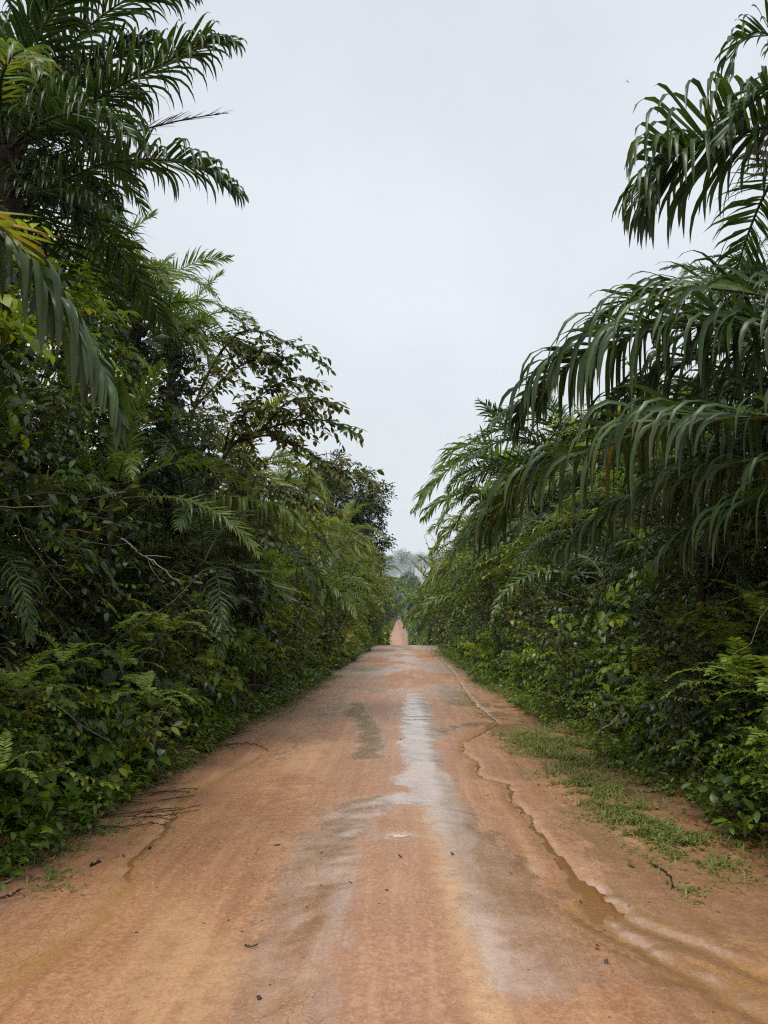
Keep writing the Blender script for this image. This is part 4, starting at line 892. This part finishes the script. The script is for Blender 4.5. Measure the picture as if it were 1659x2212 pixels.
# ------------------------------------------------------------------ undergrowth: the mass nobody could count
def canopy(side, y):
    if side < 0: return np.interp(y, [0, 6, 9, 14, 20, 30, 60, 120, 400], [4.2, 5.0, 5.6, 6.0, 5.3, 4.7, 5.0, 5.4, 5.0])
    return np.interp(y, [0, 6, 9, 14, 20, 30, 60, 120, 400], [2.4, 2.9, 4.0, 5.6, 6.3, 6.6, 6.4, 6.2, 5.0])
def undergrowth(side, seed, nb=390, per=16):
    r = np.random.default_rng(seed); groups = {'dark': MB(), 'broad': MB(), 'light': MB()}
    yb = 1.6 * np.exp(r.random(nb) * math.log(150 / 1.6)) + 1.4
    for i in range(nb):
        y = yb[i]; hc = float(canopy(side, y)); ex = abs(float(edge_l(y))) if side < 0 else float(edge_r(y))
        low = r.random() < .38
        h = r.uniform(.1, .8) if low else hc * r.random() ** .8
        rad = (.30 + .35 * r.random() + .010 * y) * (.8 if low else 1.15); rad = min(rad, 1.9)
        x = ex + (.28 if side < 0 else .12) + rad * .75 + .22 * h - .012 * h * h + r.exponential(.35) * (0 if low else 1)
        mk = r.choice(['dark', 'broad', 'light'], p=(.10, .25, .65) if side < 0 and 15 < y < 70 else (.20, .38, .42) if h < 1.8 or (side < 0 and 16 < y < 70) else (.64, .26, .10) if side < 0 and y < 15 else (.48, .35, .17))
        g = groups[mk]; nc = int(26 + 14 * r.random()); size = (.045 + .0023 * y) * r.choice([.65, .9, 1.25, 1.7, 2.3], p=(.3, .33, .2, .11, .06))
        if size < .06: nc = int(nc * 1.5)
        wd = r.uniform(.35, .62); tone = r.uniform(.05, .65) if not (side < 0 and 15 < y < 70) else r.uniform(.35, .85)
        v = nrm(r.normal(0, 1, (nc, 3)) + (-.5 * side, -.15, .25)); c = np.array((side * x, y, float(gz(side * x, y)) + h))
        P0 = c + v * rad * r.uniform(.55, 1.0, (nc, 1)) * (1, 1, .85)
        P0[:, 2] = np.maximum(P0[:, 2], gz(P0[:, 0], P0[:, 1]) + .03)
        keep = np.abs(P0[:, 0]) > ex + .05 - .1 * (h > 1.5); P0, v = P0[keep], v[keep]; nc = len(P0)
        if not nc: continue
        d0 = nrm(v + r.normal(0, .6, (nc, 3))); tl = size * r.uniform(3, 6.5, (nc, 1, 1))
        u = np.linspace(.05, 1, per)[None, :, None]
        p = P0[:, None] + d0[:, None] * u * tl - np.array((0, 0, 1.)) * u ** 2 * tl * .35
        T = nrm(d0[:, None] - np.array((0, 0, .7)) * u); S = nrm(np.cross(T, (0, 0, 1.)) + 1e-6)
        sd = np.where(np.arange(per) % 2 == 0, 1., -1.)[None, :, None]; m = nc * per
        D = nrm(T * .55 + S * sd + r.normal(0, .3, (nc, per, 3)) - np.array((0, 0, .3))).reshape(-1, 3)
        N = nrm(np.array((0, 0, 1.)) + r.normal(0, .4, (m, 3)) + (-.25 * side, -.15, 0))
        sz = size * 1.3 * r.uniform(.6, 1.15, m)
        tn = np.clip(tone + np.repeat(r.normal(0, .12, nc), per) + r.normal(0, .14, m) + (r.random(m) < .02) * .5, 0, 1)
        pf = p.reshape(-1, 3); kp = np.abs(pf[:, 0]) > ex - .12 - .12 * np.clip(pf[:, 2] - c[2] + h, 0, 4) * (y < 45)
        pf, D, N, sz, tn = pf[kp], D[kp], N[kp], sz[kp], tn[kp]
        if not len(pf): continue
        leaves(g, pf, D, N, sz, sz * wd, 'hex' if y < 10 else 'diamond', .3, tn)
    tw = MB()
    for k in range(170):
        y = 4 * np.exp(r.random() * math.log(50 / 4)); h = r.uniform(.2, float(canopy(side, y)) * .8); ex = abs(float(edge_l(y))) if side < 0 else float(edge_r(y))
        Q = curve((side * (ex + .5 + .25 * h), y, float(gz(side * 3, y)) + h), (-.5 * side + r.normal(0, .5), r.normal(-.2, .6), r.normal(.3, .7)), r.uniform(.5, 1.9), r, 9, 1.0, r.uniform(-.3, 1.2))
        tube(tw, Q, np.linspace(.006, .002, 9) * (1 + .04 * y), 4, cap=False)
    o = put('bare_stems', tw.mesh('bare_stems', M['stem'])); o['kind'] = 'stuff'
    # the deep shade behind: larger leaves, shade put into their dark tint
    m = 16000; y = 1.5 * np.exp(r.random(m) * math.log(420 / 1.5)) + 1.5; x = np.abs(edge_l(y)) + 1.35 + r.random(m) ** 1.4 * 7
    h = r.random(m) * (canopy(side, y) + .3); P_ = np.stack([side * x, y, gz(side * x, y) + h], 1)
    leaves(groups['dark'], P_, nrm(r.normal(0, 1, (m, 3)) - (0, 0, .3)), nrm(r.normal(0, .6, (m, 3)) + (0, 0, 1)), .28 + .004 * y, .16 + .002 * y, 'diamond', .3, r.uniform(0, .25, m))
    # the far roadside fringe
    m = 9000; y = 110 + 300 * r.random(m); h = 4.5 * r.random(m) ** 1.3; x = (np.abs(edge_l(y)) if side < 0 else edge_r(y)) + .35 + .45 * h + r.exponential(.8, m)
    P_ = np.stack([side * x, y, gz(side * x, y) + h], 1)
    leaves(groups['broad'], P_, nrm(r.normal(0, 1, (m, 3)) - (.4 * side, .3, .3)), nrm(r.normal(0, .5, (m, 3)) + (0, 0, 1)), .55, .3, 'diamond', .3, r.uniform(0, .9, m))
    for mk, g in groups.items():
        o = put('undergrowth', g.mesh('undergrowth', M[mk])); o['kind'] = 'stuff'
undergrowth(-1, 501); undergrowth(1, 502)

# ------------------------------------------------------------------ shrubs, ferns and big-leaved plants one can point to
def row(side, items):
    cnt = {}
    words = {'broad': ('broad-leaved green shrub', 'shrub'), 'small': ('bright fine-leaved bush', 'bush'), 'dark': ('dark leafy bush', 'bush'), 'compound': ('shrub with paired feathered leaflets', 'shrub'),
             'tall': ('tall dark thicket shrub', 'shrub'), 'vine': ('column of pale climbing leaves', 'creeper')}
    for k, (kind, x, y, s) in enumerate(sorted(items, key=lambda q: q[2])):
        i = cnt[kind] = cnt.get(kind, -1) + 1
        w, c = words[kind]; w = w.replace('tall dark thicket shrub', 'tall dark shrub')
        shrub(kind, x, y, s, '%s, %s of its kind on the %s verge' % (w, ORD[i], 'left' if side < 0 else 'right'), k + (side > 0), cat=c,
              name={'vine': 'climbing_vine', 'small': 'fine_leaved_bush', 'dark': 'dark_bush', 'tall': 'tall_shrub', 'compound': 'feathered_shrub'}.get(kind, 'broad_leaved_shrub'),
              group='bushes along the %s verge' % ('left' if side < 0 else 'right'), squash=random.uniform(.85, 1.15))
L_, R_ = [], []
for k in range(15):
    y = 4.2 * (60 / 4.2) ** (k / 14.0)
    j = lambda a: random.uniform(-a, a)
    L_.append((('broad', 'dark', 'small')[k % 3], edge_l(y) - .45 + j(.15), y + j(.5), .75 + .15 * random.random() + .012 * y))
    L_.append((('tall', 'compound', 'dark', 'tall')[k % 4], edge_l(y) - 1.5 + j(.4), y + j(.8), .9 + .3 * random.random() + .008 * y))
    R_.append((('broad', 'small', 'dark')[k % 3], edge_r(y) + .35 + j(.2), y + 1.2 + j(.5), .75 + .15 * random.random() + .012 * y))
    R_.append((('compound', 'small', 'tall', 'dark')[k % 4], edge_r(y) + 1.3 + j(.4), y + 1.2 + j(.8), .9 + .3 * random.random() + .008 * y))
for y, s in ((18.5, 1.35), (24, 1.5), (29.5, 1.7), (36, 1.9), (47, 2.2)): R_.append(('vine', edge_r(y) + 1.0, y, s)); L_.append(('vine', edge_l(y) - 1.1, y + 4, s * .9))
row(-1, L_); row(1, R_)

def on_wall(X, Y, d): return at(X, Y, d)
FL = [(395, 1330, 8.2, .9), (360, 1470, 6.6, .55), (330, 1360, 8.5, .7), (455, 1290, 10, .6), (370, 1500, 6.9, .55), (90, 1450, 5.4, .7), (60, 1640, 4.6, .4), (300, 1410, 7.6, .6),
      (560, 1370, 13, .7), (600, 1300, 16, .9), (480, 1420, 9.5, .5), (430, 1490, 8.6, .45), (180, 1400, 6.2, .6), (660, 1330, 22, .9)]
wl_ = ['fern spreading long bright fronds beside the pale leaning branch', 'fern with one crisp comb-like frond low over the verge']
for k, (X, Y, d, s) in enumerate(sorted(FL, key=lambda q: q[2])):
    p = at(X, Y, d); fern(p[0] - .2, p[1] + .1, p[2] - .25 * s, s * .7, '%s to the camera of the ferns in the left bushes' % ORD[k], 8, 210 + k)
FRt = [(1620, 1300, 6.4, 1.0), (1560, 1440, 6.0, .8), (1640, 1480, 5.3, .7), (1650, 1600, 5.0, .55), (1540, 1350, 7.0, .8), (1470, 1420, 8.4, .6), (1650, 1700, 4.9, .4), (1180, 1470, 13, .6), (1350, 1400, 10, .6),
       (1430, 1330, 8.5, .7), (1250, 1420, 12, .6), (1100, 1420, 17, .7)]
for k, (X, Y, d, s) in enumerate(sorted(FRt, key=lambda q: q[2])):
    p = at(X, Y, d); fern(p[0] + .2, p[1] + .1, p[2] - .25 * s, s * .75, '%s to the camera of the ferns in the right bushes' % ORD[k], 8, 240 + k, az=(60, 300))

BP = [(30, 1800, 'big-leaved plant in the lower left corner of the thicket', .42, .36, 6, 8, .15, 'oval', 'light', 1), (180, 1760, 'pale broad-leaved plant beside the twig heap', .36, .36, 5, 8, .14, 'oval', 'broad', 2),
      (290, 1680, 'sprig with large drooping leaves hanging over the bare mud', .42, .45, 4, 7, .16, 'oval', 'broad', 3), (120, 1650, 'leafy plant of five-fingered light leaves left of the drooping sprig', .5, .4, 6, 8, .13, 'obovate', 'light', 4),
      (420, 1590, 'low plant with long leaves where the left verge steps in', .34, .36, 6, 7, .12, 'obovate', 'broad', 5), (250, 1560, 'bushy plant with big grey-green leaves above the drooping sprig', .6, .45, 7, 8, .14, 'oval', 'broad', 6),
      (1640, 1800, 'round-leaved dark plant at the lower right edge', .6, .42, 8, 9, .12, 'obovate', 'dark', 7), (1590, 1720, 'plant of rounded leaves above the bare patch on the right', .5, .42, 7, 8, .12, 'obovate', 'broad', 8),
      (1440, 1640, 'grey-green sapling leaning over the grass on the right', .45, .42, 6, 8, .11, 'oval', 'dark', 9), (1330, 1560, 'plant of large leaves around the pale leaning stick', .5, .42, 7, 8, .12, 'oval', 'broad', 10),
      (1220, 1530, 'rust-tinged broad-leaved plant behind the far grass patch', .5, .45, 7, 8, .13, 'oval', 'broad', 11), (1520, 1590, 'plant with pale oval leaves left of the right edge ferns', .6, .45, 7, 8, .12, 'obovate', 'broad', 12)]
for X, Y, lb, h, spd, st_, per, L, kd, m_, sd in BP:
    g = ground_at(X, Y); leafy_plant(g[0], g[1], lb, h, spd, st_, per, L, kd, m_, 600 + sd, 'leafy_plant', 'plant', (.6 if X < 830 else -.6, -.4))

# ------------------------------------------------------------------ sticks, stones, litter
def stick(name, label, pts, r0, r1, mat='twig', side_twigs=0, seed=0, cat='stick', sides=5):
    q = np.random.default_rng(seed); P = catmull(pts, 20); P = P + q.normal(0, r0 * .5, P.shape); mb = MB(); c = P[0].copy()
    tube(mb, P - c, np.linspace(r0, r1, 20), sides)
    for k in range(side_twigs):
        i = int(q.integers(5, 19)); Q = curve(P[i], nrm(P[i] - P[i - 1]) + q.normal(0, .5, 3), np.linalg.norm(P[-1] - P[0]) * q.uniform(.15, .35), q, 6, .5)
        tube(mb, Q - c, np.linspace(r1 * 1.2, r1 * .4, 6), 4)
    o = put(name, mb.mesh(name, M[mat]), None, c); return tag(o, label, cat)
def gpts(*p): 
    r_ = []
    for X, Y in p:
        g = ground_at(X, Y); g[2] = road_z(g[0], g[1]) + .012; r_.append(g)
    return r_
stick('fallen_twig', 'thin bent dark twig lying alone on the mud at the right', gpts((1405, 1868), (1425, 1876), (1445, 1890), (1455, 1918)), .007, .004, 'twig', 2, 1)
stick('fallen_twig', 'long thin dark twig reaching from the left bushes onto the road', gpts((470, 1612), (510, 1607), (550, 1607), (578, 1618)), .008, .003, 'twig', 3, 2)
stick('fallen_stick', 'thicker dark stick at the top of the left twig heap', gpts((255, 1706), (300, 1704), (345, 1694), (365, 1690)), .011, .007, 'twig', 1, 3)
stick('fallen_twig', 'short dark twig beside the left muddy stain', gpts((195, 1872), (208, 1865), (216, 1860)), .008, .005, 'twig', 1, 4)
stick('fallen_twig', 'dark twig at the left frame edge', gpts((-40, 1950), (10, 1938), (40, 1928)), .008, .005, 'twig', 1, 5)
stick('fallen_twig', 'short curved brown twig on the lower left of the road', gpts((528, 2053), (545, 2056), (556, 2050)), .004, .003, 'twig', 0, 6)
stick('fallen_stick', 'straight stick lying in the grass on the right bare patch', gpts((1340, 1706), (1410, 1712), (1470, 1708)), .008, .005, 'twig', 0, 7)
stick('leaning_branch', 'crooked pale branch leaning out of the left bushes', [at(265, 1162, 8.6), at(300, 1195, 8.4), at(345, 1222, 8.2), at(388, 1262, 8.1)], .013, .006, 'bark_pale', 4, 8, 'branch')
stick('leaning_branch', 'forked grey stick leaning up from the right grass', [ground_at(1282, 1618), at(1298, 1580, 9.7), at(1335, 1548, 9.9), at(1372, 1500, 10.1)], .022, .008, 'bark_pale', 4, 9, 'branch')
stick('bare_stem', 'thin pale curved stem rising beside the left fern', [at(330, 1620, 7.2), at(342, 1560, 7.3), at(362, 1525, 7.35), at(372, 1515, 7.4)], .006, .003, 'bark_pale', 0, 10, 'branch')
for k in range(22):                                                 # the heap of twigs along the left verge
    X = random.uniform(110, 400); Y = 1735 + (400 - X) * .28 + random.uniform(-45, 25)
    g = ground_at(X, Y); a = random.uniform(.1, .75); l_ = random.uniform(.2, .55); dr = np.array((math.cos(a), math.sin(a), 0))
    P = [g - dr * l_ / 2, g + np.array((0, 0, .03 * random.random())), g + dr * l_ / 2]
    for q in P: q[2] += road_z(q[0], q[1]) + .015
    tt = stick('dry_twig', 'dry twig in the heap along the left mud edge', P, .005, .003, 'twig', 1, 700 + k); tt['group'] = 'heap of dry twigs on the left verge'
def flat_leaf(X, Y, label, L, mat='litter', tint=.8, seed=0, curl=.5):
    g = ground_at(X, Y); q = np.random.default_rng(seed); a = q.uniform(0, 6.28); mb = MB()
    leaves(mb, np.zeros((1, 3)), np.array([(math.cos(a), math.sin(a), .1)]), nrm(np.array([(.25, -.3, 1.)])), L, L * .5, 'oval', -curl, tint)
    o = put('fallen_leaf', mb.mesh('fallen_leaf', M[mat]), None, (g[0], g[1], road_z(g[0], g[1]) + .008)); return tag(o, label, 'leaf', 'leaves fallen on the road')
for k, (X, Y, lb, L, t_) in enumerate([(1372, 1874, 'curled grey leaf left of the bent twig', .07, .75), (1180, 1700, 'small dark leaf on the mud above the rivulet bend', .06, .2), (1050, 1722, 'brown leaf scrap on the mud beside the rivulet', .05, .3),
        (762, 2100 - 180, 'dark leaf scrap in the middle of the road', .05, .1), (568, 1960 - 60, 'tiny dark leaf on the left tyre track', .04, .1), (690, 1850, 'dark scrap on the wet left track', .05, .15), (870, 1866, 'dark crumpled leaf below the milky puddle', .06, .1),
        (1440, 1905, 'pale leaf fragment beyond the bent twig', .04, .95), (1108, 1893, 'dark speck of leaf right of the middle strip', .04, .1), (1290, 2050, 'yellowish leaf chip in the lower right silt', .05, 1.0), (270, 1935 - 88, 'black leaf scrap by the left muddy stain', .05, .05),
        (1265, 1590, 'pinkish dry leaf standing in the grass', .07, .9), (340, 1700, 'dry brown leaf among the left twigs', .08, .5)]):
    flat_leaf(X, Y, lb, L * (.6 if 260 < X < 1200 and X != 340 else 1), 'litter', t_, 800 + k)
# crumbs of mud, stones and scraps too many to count
q = np.random.default_rng(900); mb = MB(); n = 520
yy = 2.2 + 14 * q.random(n) ** 1.7; xx = q.uniform(-2.5, 2.6, n)
clus = fbm(xx * 1.2 + 3, yy * .8, 3); keep = clus > q.uniform(.25, .75, n); xx, yy = xx[keep], yy[keep]
for x, y in zip(xx, yy):
    s = q.uniform(.003, .009) * (1 + (q.random() < .08)); z = road_z(x, y)
    V = q.normal(0, 1, (6, 3)); V = nrm(np.array([(1, 0, 0), (-1, 0, 0), (0, 1, 0), (0, -1, 0), (0, 0, 1), (0, 0, -1.)]) + .4 * V) * s * (1.5, 1, .7)
    a = q.uniform(0, 6.28); c_, s_ = math.cos(a), math.sin(a); V = V @ np.array([(c_, s_, 0), (-s_, c_, 0), (0, 0, 1)]) + (x, y, z + s * .3)
    mb.add(V, [(0, 2, 4), (2, 1, 4), (1, 3, 4), (3, 0, 4), (2, 0, 5), (1, 2, 5), (3, 1, 5), (0, 3, 5)], q.random(), 0, 0 if q.random() < .93 else 1)
o = put('road_debris', mb.mesh('road_debris', [M['stone'], M['chip']])); o['kind'] = 'stuff'
# leaf litter along both verges
mb = MB(); n = 3600; y = 2.5 + 30 * q.random(n) ** 1.6; sd = np.where(q.random(n) < .5, -1, 1)
x = np.where(sd < 0, edge_l(y) + .25 - q.exponential(.35, n), edge_r(y) - .15 + q.exponential(.4, n))
P_ = np.stack([x, y, [road_z(a_, b_) + .006 for a_, b_ in zip(x, y)]], 1); az = q.uniform(0, 6.28, n)
leaves(mb, P_, np.stack([np.cos(az), np.sin(az), q.normal(0, .15, n)], 1), nrm(q.normal(0, .3, (n, 3)) + (0, 0, 1)), q.uniform(.03, .09, n), q.uniform(.006, .035, n), 'hex', -.2, q.random(n) ** 1.6)
o = put('leaf_litter', mb.mesh('leaf_litter', M['litter'])); o['kind'] = 'stuff'

mb = MB(); q = np.random.default_rng(970); nw = 3600
y = 3.4 + 40 * q.random(nw) ** 1.5; sd = np.where(q.random(nw) < .5, -1, 1); x = np.where(sd < 0, edge_l(y) + .24 - np.abs(q.normal(0, .3, nw)), edge_r(y) - .42 + np.abs(q.normal(0, .42, nw)))
kp = fbm(x * 1.8 + 20, y * 1.3, 3) > .36 + .2 * q.random(nw); x, y = x[kp], y[kp]
for a_, b_ in zip(x, y):
    m = int(q.integers(6, 15)); z = road_z(a_, b_); sc = q.uniform(.6, 1.6) * (1 + .03 * b_); az = q.uniform(0, 6.28, m); hh = q.uniform(.01, .14, m) * sc
    P_ = np.stack([a_ + np.cos(az) * hh * .6, b_ + np.sin(az) * hh * .6, z + hh], 1)
    leaves(mb, P_, nrm(np.stack([np.cos(az), np.sin(az), q.normal(.1, .3, m)], 1)), nrm(q.normal(0, .35, (m, 3)) + (0, 0, 1)), .055 * sc * q.uniform(.6, 1.3, m), .024 * sc * q.uniform(.7, 1.4, m), 'hex', .3, np.clip(q.uniform(.2, .7) + q.normal(0, .12, m), 0, 1))
o = put('weeds', mb.mesh('weeds', M['broad'])); o['kind'] = 'stuff'

# grass
def grass(patches, seed):
    q = np.random.default_rng(seed); mb = MB()
    for X0, Y0, X1, Y1, hw, n, hgt in patches:
        a, b = ground_at(X0, Y0), ground_at(X1, Y1); t = q.random(n)[:, None]
        P = a + (b - a) * t; P[:, 0] += q.normal(0, hw * 1.4, n) * q.random(n) ** .3; P[:, 1] += q.normal(0, hw * 2, n)
        kp = fbm(P[:, 0] * 5, P[:, 1] * 5, 3) > .30 + .30 * q.random(n); P = P[kp]; m = len(P)
        if not m: continue
        P[:, 2] = [road_z(u, v) - .003 for u, v in P[:, :2]]
        az = q.uniform(0, 6.28, m); D = nrm(np.stack([np.cos(az) * .9, np.sin(az) * .9, q.uniform(.3, 1.5, m)], 1)); N = nrm(np.cross(D, np.stack([-np.sin(az), np.cos(az), 0 * az], 1)))
        N = np.where(N[:, 2:3] < 0, -N, N)
        leaves(mb, P, D, N, hgt * q.uniform(.5, 1.3, m), .008 * q.uniform(.7, 1.6, m) * (1 + P[:, 1] * .04), 'hex', .35, np.clip(q.normal(.5, .22, m), 0, 1))
    o = put('grass', mb.mesh('grass', M['grass'])); o['kind'] = 'stuff'
grass([(1020, 1465, 1150, 1530, .12, 3500, .10), (1150, 1590, 1320, 1660, .22, 9000, .10), (1170, 1600, 1230, 1625, .22, 4500, .11), (1230, 1670, 1360, 1760, .15, 4200, .08), (1350, 1755, 1520, 1845, .15, 4800, .075), (1380, 1660, 1560, 1740, .2, 2600, .09), (1450, 1800, 1500, 1850, .1, 1200, .07),
       (1490, 1920, 1530, 1945, .05, 160, .05), (940, 1405, 1010, 1450, .25, 2500, .14), (560, 1560, 720, 1460, .14, 3000, .11), (330, 1690, 480, 1610, .1, 900, .08), (60, 1850, 240, 1790, .1, 900, .08), (100, 1880, 150, 1930, .05, 250, .06),
       (1180, 1560, 1290, 1600, .15, 1800, .12)], 950)

# ------------------------------------------------------------------ a bird far up
mb = MB(); tube(mb, np.array([(-.16, 0, -.02), (-.08, 0, 0), (.05, 0, .01), (.15, 0, .01), (.21, 0, 0)]), [.012, .035, .045, .03, .008], 6)
bird = tag(put('bird', mb.mesh('bird_body', M['stone']), None, at(1355, 176, 75)), 'small grey bird flying high in the open sky', 'bird')
for s in (-1, 1):
    w = MB(); w.add([(.06, s * .03, .02), (-.05, s * .03, .02), (.10, s * .2, .09), (-.02, s * .2, .08), (.02, s * .42, .03)], [(0, 1, 3), (0, 3, 2), (2, 3, 4)])
    put('wing', w.mesh('bird_wing', M['stone'], smooth_=False), bird)
tl = MB(); tl.add([(-.14, -.02, -.01), (-.14, .02, -.01), (-.26, .05, -.02), (-.26, -.05, -.02)], [(0, 1, 2, 3)]); put('tail', tl.mesh('bird_tail', M['stone']), bird)
bird.rotation_euler = (.3, -.5, 2.2); bird.scale = (.8, .8, .8)

# ------------------------------------------------------------------ air
def vol(name, lo, hi, dens, color=(.92, .95, 1.0)):
    m, n, l = new_mat(name + '_air'); v = n.new('ShaderNodeVolumePrincipled'); v.inputs['Density'].default_value = dens; v.inputs['Color'].default_value = (*color, 1); v.inputs['Anisotropy'].default_value = .2
    o = n.new('ShaderNodeOutputMaterial'); l.new(v.outputs[0], o.inputs['Volume'])
    x0, y0, z0 = lo; x1, y1, z1 = hi
    mb = MB(); mb.add([(x0, y0, z0), (x1, y0, z0), (x1, y1, z0), (x0, y1, z0), (x0, y0, z1), (x1, y0, z1), (x1, y1, z1), (x0, y1, z1)],
                      [(0, 3, 2, 1), (4, 5, 6, 7), (0, 1, 5, 4), (1, 2, 6, 5), (2, 3, 7, 6), (3, 0, 4, 7)])
    o = put(name, mb.mesh(name, m, smooth_=False)); o['kind'] = 'stuff'; return o
vol('haze', (-1000, -200, -12), (1000, 2600, 112), .00022)
def mist(loc, rad, dens, seed):
    """a bank of mist lying in the valley beyond the road, an even volume in a lumpy skin"""
    q = np.random.default_rng(seed); m, n, l = new_mat('mist_air'); v = n.new('ShaderNodeVolumePrincipled')
    v.inputs['Density'].default_value = dens; v.inputs['Color'].default_value = (.94, .97, 1.0, 1)
    o = n.new('ShaderNodeOutputMaterial'); l.new(v.outputs[0], o.inputs['Volume'])
    U, W_ = np.meshgrid(np.linspace(0, 2 * np.pi, 33)[:-1], np.linspace(0, np.pi, 17)); k = 1 + .28 * (fbm(np.cos(U) * 1.5 + seed * 3, np.sin(U) * 1.5 + W_ * 1.6, 3) - .5) * np.sin(W_)
    V = np.stack([np.cos(U) * np.sin(W_) * k, np.sin(U) * np.sin(W_) * k, np.cos(W_) * k], -1) * rad
    i = np.arange(16)[:, None] * 32; j = np.arange(32)[None]; j2 = (j + 1) % 32
    mb = MB(); mb.add(V, np.stack([i + j, i + 32 + j, i + 32 + j2, i + j2], -1).reshape(-1, 4))
    o = put('mist', mb.mesh('mist', m), None, loc); o['kind'] = 'stuff'
mist((-10, 640, 10), (150, 150, 38), .0032, 1)
mist((40, 800, 34), (160, 130, 36), .0042, 2)
